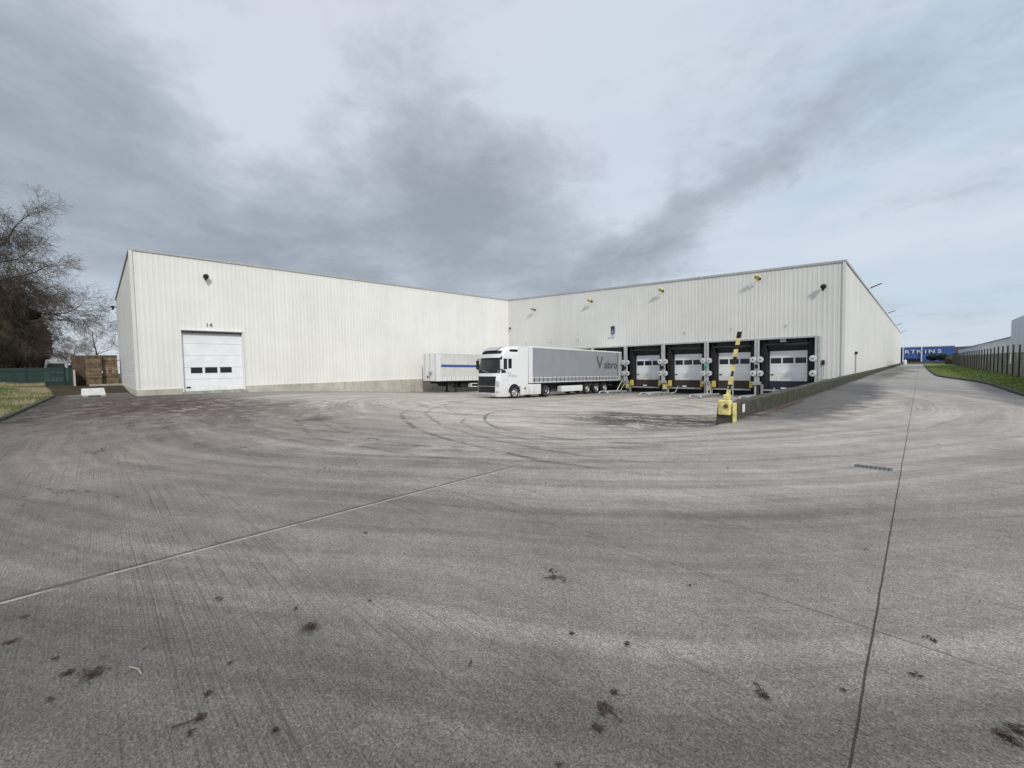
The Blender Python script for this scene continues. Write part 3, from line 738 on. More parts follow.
# ------------------------------------------------------------------ wheel guides
def guide(x_, ya, yb, label, tall, pil):
    g = thing('wheel_guide', label, 'wheel guide', (x_, ya, terrain(x_, ya)), (0, 0, 0), 'galvanised wheel guides in front of the docks')
    O = (x_, ya, terrain(x_, ya)); zf = lambda yy, h_: terrain(x_, yy)+h_
    for k, dx in enumerate((0, .72)):
        q = MB(O); yy0 = ya+(.25 if k else 0)
        q.tube([(x_+dx, yy0+.05, zf(yy0, -.02)), (x_+dx, yy0, zf(yy0, .14)), (x_+dx+.02, yy0+.12, zf(yy0, .25)), (x_+dx+.02, yy0+.4, zf(yy0, .27)), (x_+dx+.02, yb, zf(yb, .22)), (x_+dx+.02, yb+.15, zf(yb, -.02))], .07, 10)
        q.build('rail', M_GALV, g, smooth=True)
    q = MB(O); q.tube([(x_, ya+.5, zf(ya+.5, .24)), (x_+.72, ya+.5, zf(ya+.5, .24))], .06, 8); q.build('crossbar', M_GALV, g, smooth=True)
    if tall:
        q = MB(O); q.tube([(x_+.1, yb-.7, zf(yb-.7, .2)), (pil+.05, 38.30, .55 if tall == 2 else -.05)], .05, 8); q.build('strut', M_GALV, g, smooth=True)
        q = MB(O); q.tube([(x_+.25, yb-.3, zf(yb-.3, .2)), (pil+.25, 38.25, -.1)], .04, 8); q.tube([(pil+.2, 38.2, -.1), (pil+.45, 38.1, -.9)], .035, 8); q.build('brace', M_GALV, g, smooth=True)
    else:
        q = MB(O); q.tube([(x_+.7, yb, zf(yb, .1)), (x_+1.0, yb+.8, zf(yb, .2)), (x_+1.1, yb+1.2, zf(yb, .75))], .04, 8); q.build('strut', M_GALV, g, smooth=True)
guide(-20.9, 32.4, 36.0, 'galvanised wheel guide with a long slanting strut beside the rear wheels of the lorry trailer', 2, -21.6)
guide(-16.7, 32.0, 36.0, 'low galvanised wheel guide standing between the green-light pillar and the lorry trailer', 0, -17.6)
guide(-12.5, 31.8, 36.0, 'galvanised wheel guide with struts rising to the pillar bearing a green light', 1, -13.6)
guide(-9.15, 32.2, 36.0, 'galvanised wheel guide half hidden behind the low mossy wall', 0, -9.6)
guide(-28.9, 31.6, 36.0, 'galvanised wheel guide in the shade behind the lorry', 0, -29.6)

# ------------------------------------------------------------------ vehicles
SL = math.atan2(-.385, 17.5)   # yard falls towards the docks
def wheel(parent, x_, y_, r_=.50, w=.30, side=1, name='wheel', drive=False):
    e = bpy.data.objects.new(name, None); COL.objects.link(e); e.parent = parent; e.location = (x_, y_, r_); e.empty_display_size = .1
    q = MB(); q.lathe((0, 0, 0), (side, 0, 0), [(.30, -w), (r_-.05, -w), (r_, -w+.05), (r_, -.04), (r_-.04, 0), (.33, .0), (.30, -.03)], 36); q.build('tyre', M_TYRE, e)
    q = MB()
    if drive: q.lathe((0, 0, 0), (side, 0, 0), [(.31, -.04), (.30, .005), (.27, -.02), (.22, -.12), (.12, -.12), (.11, -.02), (.04, 0)], 28)
    else: q.lathe((0, 0, 0), (side, 0, 0), [(.31, -.04), (.30, .008), (.27, -.01), (.235, -.05), (.18, .0), (.12, .02), (.11, .07), (.05, .08)], 28)
    rm = q.build('rim', M_RIM, e)
    q = MB()
    for k in range(8):
        a = 2*math.pi*k/8; q.box(side*-.06 if side > 0 else .0, side*.0 if side > 0 else .06, .21*math.cos(a)-.028, .21*math.cos(a)+.028, .21*math.sin(a)-.028, .21*math.sin(a)+.028)
    q.build('rim_holes', M_BLACK, e)
    return e

def semi_trailer(label, loc, length, curtain, front_w, stripe, legs, box_, logo, front_fix):
    T = thing('semi_trailer', label, 'trailer', loc, (SL, 0, 0))
    L = length; hw = 1.25; zt = 4.12 if logo else 4.05; zb = 1.18
    q = MB(); q.box(-hw, hw, 0, .14, zb, zt); q.build('front_wall', M_WHITE, T, bevel=.03)
    q = MB(); q.box(-hw, hw, .145, L, zt-.09, zt-.004); q.box(-hw+.03, hw-.03, .145, L-.1, zt-.003, zt+.025); q.build('roof', M_WHITE, T)
    for s_ in (-1, 1):
        # curtain: slightly rippled sheet
        q = MB(); n = 160; vs = []
        y0, y1 = .42, L-.75
        for k in range(n+1):
            yy = y0+(y1-y0)*k/n; rip = .014*math.sin(yy*2*math.pi/(.62 if stripe else 1.25))*(1 if stripe else .35)+.004*math.sin(yy*9.1)
            for (z_, w_) in ((1.60, .0), (2.6, 1), (zt-.1, 0)): vs.append((s_*(hw-.004+rip*(.5+.5*w_)), yy, z_))
        fs = []
        for k in range(n):
            for j in range(2):
                a = k*3+j; fs.append((a, a+3, a+4, a+1) if s_ > 0 else (a, a+1, a+4, a+3))
        q.add(vs, fs); cu = q.build('curtain', curtain, T, smooth=True)
        q = MB(); q.box(min(s_*(hw-.03), s_*(hw+.012)), max(s_*(hw-.03), s_*(hw+.012)), y0, y1, zb+.02, 1.60)
        sk = q.build('curtain_hem', curtain if not stripe else M_WHITE, T)
        q = MB(); kk = y0+.2
        while kk < y1-.1:
            a, b = sorted((s_*(hw+.014), s_*(hw+.028))); q.box(a, b, kk-.025, kk+.025, zb+.03, 1.68); kk += .56
        q.build('buckles', M_DGREY if not stripe else M_TRIM, T)
        q = MB(); a, b = sorted((s_*(hw+.013), s_*(hw+.02))); q.box(a, b, y0, y1, 1.60, 1.655); q.box(a, b, y0, y1, zb+.02, zb+.1); q.build('side_rail', M_WHITE if not stripe else M_WHITE, T)
        q = MB(); a, b = sorted((s_*(hw-.1), s_*(hw+.01))); q.box(a, b, .142, .41, zb, zt-.092); q.build('front_post', M_WHITE, T, bevel=.01)
        q = MB(); q.box(a, b, L-.74, L-.02, zb, zt-.092); q.build('rear_post', M_LGREYT, T, bevel=.01)
        if stripe:
            q = MB(); a, b = sorted((s_*(hw+.026), s_*(hw+.030))); q.box(a, b, .5, L-1.2, 2.62, 2.86); q.build('stripe', M_BLUE, cu)
        if not stripe:
            q = MB(); a, b = sorted((s_*(hw+.0), s_*(hw+.018))); q.box(a, b, L-.84, L-.745, 1.68, zt-.1); q.build('rear_strap', M_DGREY, T)
    # chassis
    q = MB(); q.box(-.55, -.40, .4, L-.1, .92, 1.14); q.box(.40, .55, .4, L-.1, .92, 1.14); q.box(-hw+.02, hw-.02, .15, L, 1.10, 1.178); q.build('chassis', M_CHAS, T)
    q = MB(); q.box(-1.2, 1.2, L-.03, L+.02, zb+.01, zt-.1); q.build('rear_doors', M_LGREYT, T)
    q = MB(); q.box(-1.22, 1.22, L-.25, L-.1, .45, .62); q.box(-.9, -.8, L-.25, L-.12, .62, 1.1); q.box(.8, .9, L-.25, L-.12, .62, 1.1); q.build('rear_bumper', M_CHAS, T)
    for k in range(3):
        for s_ in (-1, 1): wheel(T, s_*1.22, 8.1+1.5*k+(L-14.3)*.5, side=s_)
        q = MB(); q.tube([(-1.0, 8.1+1.5*k+(L-14.3)*.5, .5), (1.0, 8.1+1.5*k+(L-14.3)*.5, .5)], .07, 10); q.build('axle', M_CHAS, T)
    for s_ in (-1, 1):
        q = MB(); q.box(min(s_*.75, s_*.88), max(s_*.75, s_*.88), 2.6 if legs else 2.9, 2.75 if legs else 3.05, .12 if legs else .45, 1.1); q.box(min(s_*.66, s_*.96), max(s_*.66, s_*.96), 2.5 if legs else 2.8, 2.85 if legs else 3.15, .0 if legs else .40, .11 if legs else .449); q.build('landing_leg', M_CHAS, T)
    q = MB(); q.box(-.95, .95, 1.6, 2.4, .62, 1.08); q.build('spare_carrier', M_CHAS, T)
    q = MB(); q.box(-.6, .6, 3.3, 7.6, .50, .915); q.build('underside_shade_box', M_CHAS, T)  # dark box added to blacken the shade under the trailer
    if box_:
        for s_ in (-1, 1):
            a, b = sorted((s_*.75, s_*1.235)); q = MB(); q.box(a, b, 4.2, 7.35, .36, .86); q.build('pallet_box', M_WHITE, T, bevel=.03)
            q = MB(); a, b = sorted((s_*1.237, s_*1.242)); q.box(a, b, 4.3, 7.25, .55, .57); q.build('box_seam', M_TRIM, T)
    else:
        q = MB(); q.box(.7, 1.24, 4.4, 4.5, .5, .9); q.box(.7, 1.24, 4.51, 5.3, .82, .9); q.box(.7, 1.24, 4.51, 5.3, .5, .58); q.build('side_guard', M_WHITE, T)
        q = MB(); q.box(-.8, .8, 3.4, 4.2, .45, 1.05); q.build('air_tank_frame', M_CHAS, T)
    if logo:
        mw = plane_mat((hw+.022, L-3.0, 2.62), (0, 1, 0))
        text_mesh('lettering', 'V', 1.7, M_GREYT, plane_mat((hw+.030, L-4.2, 2.40), (0, 1, 0)), T, font_x=1.1, bold=.012)
        text_mesh('lettering', 'abro', 1.05, M_GREYT, plane_mat((hw+.030, L-2.18, 2.44), (0, 1, 0)), T, font_x=1.25, bold=.014)
        q = MB(); a = L-3.7
        for k, w_ in enumerate((.16, .22, .12, .2, .2, .14, .24, .18, .2, .16, .2)):
            q.box(hw+.018, hw+.024, a, a+w_*.85, 2.08, 2.20); a += w_+.05
        q.build('small_lettering', M_LGREYT if False else M_TRIM, T)
    if front_fix:
        q = MB(); q.box(-.25, .45, -.07, -.004, 1.9, 2.2); q.box(-.55, -.25, -.05, -.004, 1.5, 1.75); q.build('air_couplings', M_TRIM, T, bevel=.02)
        q = MB(); q.box(-.05, .02, -.03, -.003, 1.3, 4.0); q.box(-.98, -.9, -.03, -.003, 1.3, 4.0); q.box(.88, .94, -.03, -.003, 1.3, 4.0); q.build('front_ribs', M_LGREYT, T)
        q = MB(); q.tube([(.2, -.08, 1.9), (.1, -.22, 1.55), (-.3, -.2, 1.6), (-.4, -.06, 1.75)], .03, 8); q.build('hose', M_BLACK, T)
    return T
TX = -23.38
semi_trailer('long grey curtain-sided trailer with dark lettering, backed into a dock behind the white cab', (TX, 24.25, -.93-.022*2.1), 14.35, M_CURT, .0, False, False, True, True, False)
semi_trailer('white curtain-sided trailer with a blue stripe, parked without a cab by the cream wall', (-35.6, 24.0, -.97), 14.0, M_CURT2, 0, True, True, False, False, True)

# ---- tractor unit
K = thing('truck', 'white lorry cab with a black grille standing in front of the docks', 'truck', (TX, 20.75, -.89), (SL, 0, 0))
PR = [(.10, .22), (.02, .40), (0, .60), (0, 1.30), (.015, 1.90), (.06, 2.20), (.28, 3.18), (.34, 3.42), (.50, 3.68), (.95, 3.93), (1.5, 4.0), (2.3, 4.02)]
def fy(z_):
    for (a, za), (b, zb) in zip(PR, PR[1:]):
        if za <= z_ <= zb: return a+(b-a)*(z_-za)/(zb-za)
    return 2.3
def retreat(x_): return .34*(abs(x_)/1.25)**4.5
XSN = [-1.25, -1.235, -1.19, -1.1, -.95, -.7, -.35, 0, .35, .7, .95, 1.1, 1.19, 1.235, 1.25]
q = MB(); vs = []; n = len(XSN)
for (a, z_) in PR:
    for x_ in XSN:
        xx = x_*(1-.05*sst(3.2, 4.0, z_)); dz = -.16*(abs(x_)/1.25)**6*sst(3.3, 3.9, z_)
        vs.append((xx, a+retreat(x_)*(1-sst(.9, 2.0, a)), z_+dz))
m0 = len(vs)
fs = []
for j in range(len(PR)-1):
    for i in range(n-1): fs.append((j*n+i, j*n+i+1, (j+1)*n+i+1, (j+1)*n+i))
q.add(vs, fs)
# sides: fan from profile to rear
for s_, ii in ((-1, 0), (1, n-1)):
    ring = [vs[j*n+ii] for j in range(len(PR))]
    back = [(p[0], 2.3, p[2]) for p in ring]
    a = ring+back; nn = len(ring); f2 = []
    for j in range(nn-1): f2.append((j, j+1, nn+j+1, nn+j) if s_ < 0 else (j, nn+j, nn+j+1, j+1))
    q.add(a, f2)
q.add([(-1.25, 2.3, .9), (1.25, 2.3, .9), (1.19, 2.3, 3.86), (-1.19, 2.3, 3.86)], [(0, 1, 2, 3)])
cab = q.build('cab', M_LORRY, K, smooth=False)
md = cab.modifiers.new('n', 'WEIGHTED_NORMAL') if False else None
def front_patch(name, x0, x1, z0, z1, m_, off=.015, par=K, nx=12, nz=6, thick=0, taper=0):
    q = MB(); vs = []
    for j in range(nz+1):
        z_ = z0+(z1-z0)*j/nz
        tp = taper*(1-j/nz)
        for i in range(nx+1):
            x_ = (x0+tp)+(x1-x0-2*tp)*i/nx; vs.append((x_*(1-.05*sst(3.2, 4.0, z_)), fy(z_)+retreat(x_)-off, z_))
    fs = [(j*(nx+1)+i, j*(nx+1)+i+1, (j+1)*(nx+1)+i+1, (j+1)*(nx+1)+i) for j in range(nz) for i in range(nx)]
    # rim back to the body
    m2 = len(vs); edge = [i for i in range(nx+1)]+[j*(nx+1)+nx for j in range(1, nz+1)]+[nz*(nx+1)+i for i in range(nx-1, -1, -1)]+[j*(nx+1) for j in range(nz-1, 0, -1)]
    for e in edge: v = vs[e]; vs.append((v[0], v[1]+off+.02, v[2]))
    L_ = len(edge)
    for i in range(L_): fs.append((edge[i], m2+i, m2+(i+1) % L_, edge[(i+1) % L_]))
    q.add(vs, fs); return q.build(name, m_, par)
front_patch('windscreen_surround', -1.21, 1.21, 1.98, 3.30, M_BLACK, .012)
ws = front_patch('windscreen', -1.14, 1.14, 2.22, 3.14, M_GLASS, .02)
front_patch('grille_surround', -.98, .98, .52, 1.74, M_BLACK, .02, taper=.08)
q = MB()
for k in range(9):
    z_ = .62+k*.125; w_ = .86-.02*(8-k)
    pts_ = [(x_*w_, fy(z_)+retreat(x_*w_)-.035, z_) for x_ in (-1, -.6, 0, .6, 1)]
    q.tube(pts_, .018, 6)
q.build('grille_bars', M_DGREY, K)
front_patch('grille_divider', -.92, .92, .98, 1.02, M_TRIM, .05, nz=1)
front_patch('roof_panel', -1.1, 1.1, 3.44, 3.68, M_BLACK, .014)
q = MB()
vz = [(fy(3.16)-.24, 3.13), (fy(3.16)-.26, 3.34), (fy(3.34)-.02, 3.40), (fy(3.3)-.0, 3.30)]
vs = []
for x_ in XSN[1:-1]:
    for (a, z_) in vz: vs.append((x_*.97, a+retreat(x_)*.9, z_))
fs = [(i*4+j, (i+1)*4+j, (i+1)*4+(j+1) % 4, i*4+(j+1) % 4) for i in range(len(XSN)-3) for j in range(4)]+[(0, 1, 2, 3), tuple((len(XSN)-3)*4+j for j in (3, 2, 1, 0))]
q.add(vs, fs); q.build('sun_visor', M_LORRY, K)
for s_ in (-1, 1):
    x0, x1 = sorted((s_*.98, s_*1.20)); front_patch('headlight', x0, x1, .95, 1.42, M_RIM, .018, nx=5)
    front_patch('fog_light', x0, x1, .50, .66, M_RIM, .016, nx=4)
    q = MB()
    for z_ in (2.3, 2.75): pass
    a, b = sorted((s_*1.22, s_*1.52)); q.box(a, b, .30, .42, 2.28, 2.98); q.build('mirror', M_BLACK if s_ < 0 else M_LORRY, K, bevel=.04)
    q = MB(); q.tube([(s_*1.2, .45, 3.02), (s_*1.4, .36, 3.05)], .03, 8); q.tube([(s_*1.2, .42, 2.2), (s_*1.4, .36, 2.25)], .03, 8); q.build('mirror_arm', M_BLACK, K)
    a, b = sorted((s_*1.243, s_*1.262))
    q = MB(); q.prism_x([(.56, 2.28), (1.02, 2.28), (1.02, 3.08), (.66, 3.08)] if s_ > 0 else [(.56, 2.28), (1.02, 2.28), (1.02, 3.08), (.66, 3.08)], a, b); q.build('door_window', M_GLASS, K)
    q = MB(); q.box(a, b, 1.16, 1.52, 2.34, 3.08); q.build('side_window', M_GLASS, K, bevel=.02)
    q = MB(); q.prism_x([(.40, 1.98), (.95, 2.02), (.78, 2.24), (.46, 2.24)], a, b-.004 if s_ > 0 else b); q.build('window_base', M_BLACK, K)
    q = MB(); q.box(a, b-.008 if s_ > 0 else b, 1.095, 1.115, 1.02, 3.2); q.box(a, b-.008 if s_ > 0 else b, .50, 1.09, 1.46, 1.478); q.build('door_seam', M_TRIM, K)
    q = MB(); q.box(min(s_*1.18, s_*1.215), max(s_*1.18, s_*1.215), 1.35, 2.22, 3.62, 3.80); q.build('roof_vent', M_BLACK, K)
    # air fairing behind the cab
    q = MB(); q.box(min(s_*1.19, s_*1.25), max(s_*1.19, s_*1.25), 2.305, 3.38, .95, 3.98); q.build('side_fairing', M_LORRY, K, bevel=.02)
    # wheel arch front
    arch = [(1.80+.64*math.cos(t_), .50+.66*math.sin(t_)) for t_ in [math.pi*k/12 for k in range(13)]]
    q = MB(); q.prism_x(arch+[(.83, .22), (2.11, .22)][::1] if False else arch, min(s_*1.10, s_*1.258), max(s_*1.10, s_*1.258)); q.build('wheel_arch', M_BLACK, K)
    wheel(K, s_*1.275, 1.80, side=s_, name='front_wheel')
    wheel(K, s_*1.25, 5.62, side=s_, name='drive_wheel', drive=True)
    wheel(K, s_*.93, 5.62, side=s_, name='inner_wheel', drive=True)
    # tank skirt
    q = MB(); q.box(min(s_*.9, s_*1.245), max(s_*.9, s_*1.245), 2.50, 4.96, .26, 1.10); q.build('side_skirt', M_LORRY, K, bevel=.04)
    q = MB(); q.box(min(s_*1.247, s_*1.253), max(s_*1.247, s_*1.253), 2.95, 3.13, .70, .84); q.build('skirt_step', M_BLACK, K)
    arch = [(5.62+.62*math.cos(t_), .52+.60*math.sin(t_)) for t_ in [math.pi*k/12 for k in range(13)]]; arch2 = [(5.62+.57*math.cos(t_), .52+.55*math.sin(t_)) for t_ in [math.pi*k/12 for k in range(12, -1, -1)]]
    q = MB(); x0, x1 = sorted((s_*.62, s_*1.26)); m_ = len(arch)
    vs = [(x0, a, b) for a, b in arch]+[(x1, a, b) for a, b in arch]
    q.add(vs, [(i, i+1, m_+i+1, m_+i) for i in range(m_-1)]); q.build('mudguard', M_CHAS, K)
q = MB(); q.prism_x([(.9, .3), (2.0, .3), (2.0, .95), (.9, .95)], -1.0, 1.0); q.box(-.5, -.35, .5, 6.2, .75, 1.02); q.box(.35, .5, .5, 6.2, .75, 1.02); q.box(-.6, .6, 4.6, 5.7, 1.021, 1.16); q.build('chassis', M_CHAS, K)
q = MB(); q.prism_x([(.35, 3.70), (1.2, 4.0), (1.15, 4.02), (.4, 3.76)], -.75, .75); q.build('roof_hatch', M_TRIM, K)
q = MB(); q.add([(-1.0, 1.4, 4.0), (1.0, 1.4, 4.0), (1.1, 2.5, 4.12), (-1.1, 2.5, 4.12), (-1.0, 1.4, 3.9), (1.0, 1.4, 3.9), (1.1, 2.5, 3.9), (-1.1, 2.5, 3.9)],
                [(0, 1, 2, 3), (0, 4, 5, 1), (1, 5, 6, 2), (2, 6, 7, 3), (3, 7, 4, 0)]); q.build('roof_spoiler', M_LORRY, K)
text_mesh('lettering', 'V', .62, M_LGREYT, plane_mat((1.257, 1.30, 1.66), (0, 1, 0)), K)
text_mesh('lettering', 'abro', .34, M_LGREYT, plane_mat((1.257, 1.78, 1.68), (0, 1, 0)), K)
q = MB(); q.tube([(.35, -.045, 2.02), (-.35, -.045, 2.20)], .018, 6); q.build('badge_bar', M_RIM, K)
q = MB(); q.box(-.32, .32, -.02, .0, .34, .45); q.build('number_plate', M_LGREYT, K)

# ------------------------------------------------------------------ verge, kerbs, fences on the right
KE = [(3.2, -70), (3.2, 0), (3.1, 12), (2.95, 27), (2.85, 36), (2.62, 40), (2.1, 44), (1.45, 48), (1.05, 52), (.85, 65), (.75, 80), (.6, 120), (.5, 150)]
q = MB(); vs = []
for (x_, y_) in KE: vs += [(x_, y_, -.2), (x_, y_, .10), (x_+.14, y_, .12), (x_+.14, y_, -.2)]
q.add(vs, [(i*4+j, i*4+j+1, (i+1)*4+j+1, (i+1)*4+j) for i in range(len(KE)-1) for j in range(3)]); kb = q.build('kerb', M_DKERB); tag(kb, kind='structure')
q = MB(); vs = []; NX = 6
def kex(y_):
    for (a, ya), (b, yb) in zip(KE, KE[1:]):
        if ya <= y_ <= yb: return a+(b-a)*(y_-ya)/(yb-ya)
ysv = lines(-70, 10, 10)+lines(12, 60, 1.5)+lines(65, 150, 5)
for y_ in ysv:
    for i in range(NX+1):
        f_ = i/NX; x0 = kex(y_)+.12; vs.append((x0+(9.6-x0)*f_, y_, .115+.12*sst(0, .5, f_)+random.uniform(-.015, .015)*(i > 0)))
q.add(vs, [(j*(NX+1)+i, j*(NX+1)+i+1, (j+1)*(NX+1)+i+1, (j+1)*(NX+1)+i) for j in range(len(ysv)-1) for i in range(NX)])
vg = q.build('grass_verge', M_VERGE, smooth=True); tag(vg, kind='structure')
def blades(name, spots, hmin, hmax, w, m_, label):
    q = MB(); V = q.v; F = q.f
    for (x_, y_, z_) in spots:
        a = random.uniform(0, 6.28); h_ = random.uniform(hmin, hmax); lx, ly = random.gauss(0, .3)*h_, random.gauss(0, .3)*h_; ww = w*random.uniform(.6, 1.3)
        n_ = len(V); V += [(x_-ww*math.cos(a), y_-ww*math.sin(a), z_-.02), (x_+ww*math.cos(a), y_+ww*math.sin(a), z_-.02), (x_+lx, y_+ly, z_+h_)]
        F.append((n_, n_+1, n_+2))
    o = q.build(name, m_); tag(o, label, 'grass', kind='stuff'); return o
sp_ = []
for i in range(26000):
    y_ = 22+random.random()**1.6*90; x0 = kex(y_)+.1; x_ = x0+random.random()*(4.9-x0); sp_.append((x_, y_, .12+.12*sst(0, .5, (x_-x0)/(9.6-x0))))
blades('grass', sp_, .03, .10, .012, M_VERGE, 'short bright green grass on the verge beside the side road')
# concrete-panel fence with dark posts
M_PANEL = mat('grey_fence_panel', (.15, .145, .125), .9, var=.45, scale=1.1, bump=.3)
M_POST = mat('dark_post', (.028, .027, .026), .7)
M_RAIL = mat('pale_rail', (.52, .54, .55), .6)
F0 = (4.9, 20, .22)
fn = thing('panel_fence', 'grey concrete panel fence with tall dark posts along the green verge', 'fence', F0)
k = 0; yy = 20
while yy < 128:
    st = 2.75
    q = MB(F0); top = 1.92
    for r_i in range(3): q.box(4.87, 4.93, yy+.06, yy+st-.06, .12+r_i*.6, .12+r_i*.6+.588)
    q.build('panel', M_PANEL, fn)
    q = MB(F0); q.box(4.80, 4.89, yy-.05, yy+.05, .1, 2.48+random.uniform(-.05, .05)); q.build('post', M_POST, fn)
    yy += st; k += 1
q = MB(F0); q.box(4.94, 4.99, 20, 128, 1.90, 1.99); q.build('top_rail', M_RAIL, fn)
q = MB(F0); q.box(4.76, 4.785, 47.7, 48.15, 1.1, 1.85); q.build('notice_board', M_WHITE, fn)

# ------------------------------------------------------------------ buildings beyond
def simple_roof(mb, x0, x1, y0, y1, z0, rise, axis='y'):
    if axis == 'y':
        xm = (x0+x1)/2; mb.prism_y([(x0-.3, z0), (x1+.3, z0), (xm, z0+rise)], y0, y1)
bb = thing('blue_building', 'distant blue warehouse with white lettering at the end of the side road', 'building', (-5, 300, 0))
q = MB((-5, 300, 0)); clad(q, (-40, 300), (12, 300), (0, -1), [(0, 52, c_(0), c_(7.5))], 1.0, .08); q.build('wall', M_BLUEB, bb)
q = MB((-5, 300, 0)); q.box(-40, 12, 300.1, 345, 0, 7.4); q.build('building_body', M_BLUEB, bb)
q = MB((-5, 300, 0)); q.box(-40.3, 12.3, 299.8, 300.0, 7.45, 7.75); q.build('roof_edge', M_ROOF, bb)
for x_ in (-6.5, .4): q = MB((-5, 300, 0)); q.box(x_-.28, x_+.28, 299.3, 299.8, 0, 7.4); q.build('downpipe', M_ROOF, bb)
q = MB((-5, 300, 0)); q.box(-6.0, .1, 299.7, 299.9, 0, 1.7); q.build('window_band', M_GLASS, bb)
for x_, ch in zip((-5.2, -2.9, -.7, 1.7, 3.9, 6.6), 'RTRINS'):
    text_mesh('lettering', ch, 2.5, M_WHITE, plane_mat((x_+.15, 299.6, 4.3), (1, 0, 0)), bb, (-5, 300, 0), ext=.05, font_x=1.3, bold=.03)
gb = thing('brown_building', 'brown-grey building to the right of the distant blue warehouse', 'building', (28, 322, 0))
q = MB((28, 322, 0)); q.box(13, 62, 322, 350, 0, 7.4); q.build('wall', mat('brown_grey_cladding', (.13, .11, .10), .8), gb)
q = MB((28, 322, 0)); simple_roof(q, 13, 62, 321.9, 350.1, 7.41, 1.2); q.build('roof', M_TRIM, gb)
wb = thing('pale_shed', 'low pale grey shed with a shallow roof behind the panel fence', 'building', (22, 125, 0))
q = MB((22, 125, 0)); q.box(11, 40, 105, 250, 0, 5.0); q.build('wall', M_ROOF, wb)
q = MB((22, 125, 0)); simple_roof(q, 11, 40, 104.8, 250.2, 5.01, 1.6); q.build('roof', mat('silver_roof', (.5, .54, .58), .5, var=.1, scale=.5), wb)
tb = thing('pale_hall', 'tall pale grey hall with a curved roof at the right edge behind the fence', 'building', (24, 95, 0))
M_HALL = mat('hall_cladding', (.46, .50, .57), .6, var=.05, scale=.2)
q = MB((24, 95, 0)); poly = [(12.5, 0), (34, 0), (34, 13.4)]+[(34-21.5*i/10, 12.0+2.6*math.sin(math.pi*(.12+.88*(1-i/10)) )) for i in range(1, 10)]+[(12.5, 12.0)]
q.prism_y(poly, 84, 108); q.build('hall_body', M_HALL, tb)
q = MB((24, 95, 0)); q.prism_y([(10.6, 0), (12.45, 0), (12.45, 8.3), (10.6, 7.6)], 84.5, 107); q.build('side_aisle', M_HALL, tb)
q = MB((24, 95, 0)); q.box(10.4, 12.4, 72, 84.3, 0, 6.1); q.build('low_wing', M_WHITE, tb)
# gate bollard / small things near the blue building
q = MB(); q.lathe((-3.0, 158, 0), (0, 0, 1), [(.35, 0), (.35, 1.2), (.2, 1.3)], 12); bo = q.build('white_bollard', M_WHITE); tag(bo, 'small white bollard at the far end of the warehouse side wall', 'bollard')

# ------------------------------------------------------------------ left side: bank, fence, pallets
KL = [(-20, -2.6), (-24, -2.45), (-36, -2.3), (-44, -2.2), (-50, -2.6), (-58, -3.4)]
q = MB(); vs = []
for (x_, y_) in [(-14, -20), (-15, -8), (-17, -3.6)]+KL:
    z_ = terrain(x_, y_); vs += [(x_, y_+.10, z_-.2), (x_, y_+.10, z_+.09), (x_, y_, z_+.11), (x_, y_-.02, z_-.2)]
nk = len(vs)//4
q.add(vs, [(i*4+j, (i+1)*4+j, (i+1)*4+j+1, i*4+j+1) for i in range(nk-1) for j in range(3)]); kb = q.build('kerb', M_DKERB); tag(kb, kind='structure')
q = MB(); vs = []; XB = lines(-66.5, -17.5, 1.4); NB = 14
def kly(x_):
    pts_ = [(-75, -4.2)]+KL[::-1]+[(-17.4, -3.4)]
    for (a, ya), (b, yb) in zip(pts_, pts_[1:]):
        if a <= x_ <= b: return ya+(yb-ya)*(x_-a)/(b-a)
    return -3.4
def bankz(x_, y_):
    d_ = kly(x_)-y_; return terrain(x_, y_)+.09+.42*sst(0, 4.5, d_)*(1-.6*sst(-50, -64, x_))+.10*math.sin(x_*1.3)*math.sin(y_*1.1)*sst(.3, 2, d_)
for x_ in XB:
    for j in range(NB+1): y_ = kly(x_)-(j/NB)**1.7*26; vs.append((x_, y_, bankz(x_, y_)))
q.add(vs, [(i*(NB+1)+j, i*(NB+1)+j+1, (i+1)*(NB+1)+j+1, (i+1)*(NB+1)+j) for i in range(len(XB)-1) for j in range(NB)])
bk = q.build('grass_bank', M_BANK, smooth=True); tag(bk, kind='structure')
sp_ = []; sp2 = []
for i in range(60000):
    x_ = -20-random.random()**1.0*46; y_ = kly(x_)-.1-random.random()**1.4*9; (sp_ if mnoise.noise(Vector((x_*.22, y_*.5, 3)))*3+random.gauss(0, .6) > .35 else sp2).append((x_, y_, bankz(x_, y_)))
M_DRY = mat('dry_grass', (.34, .29, .19), .9, var=.4, scale=4)
blades('grass', sp_, .10, .32, .010, M_DRY, 'long pale dry grass on the bank at the left edge')
blades('grass', sp2, .05, .16, .012, M_BANK, 'green tufts of grass on the bank at the left edge')
# green fence
FO = (-66.8, -2.2, .5)
gf = thing('green_fence', 'dark green steel fence below the bare trees at the left', 'fence', FO)
for i in range(12):
    y0 = .3-2.75*i
    q = MB(FO)
    kk = y0-2.68
    while kk < y0: q.box(-66.83, -66.80, kk, kk+.089, .42, 2.35); kk += .095
    q.box(-66.79, -66.75, y0-2.7, y0, .75, .83); q.box(-66.79, -66.75, y0-2.7, y0, 2.0, 2.08)
    q.build('panel', M_FGREEN, gf)
    q = MB(FO); q.box(-66.82, -66.72, y0-.04, y0+.04, .3, 2.45); q.build('post', M_FGREEN if i != 5 else M_GREEN, gf)
gf2 = thing('grey_fence_end', 'weathered board screen between the green fence and the pallet stacks', 'fence', (-62, -1.3, .4))
q = MB((-62, -1.3, .4)); q.box(-64, -60.6, -1.55, -1.48, .4, 1.9); q.build('panel', M_KERB, gf2)
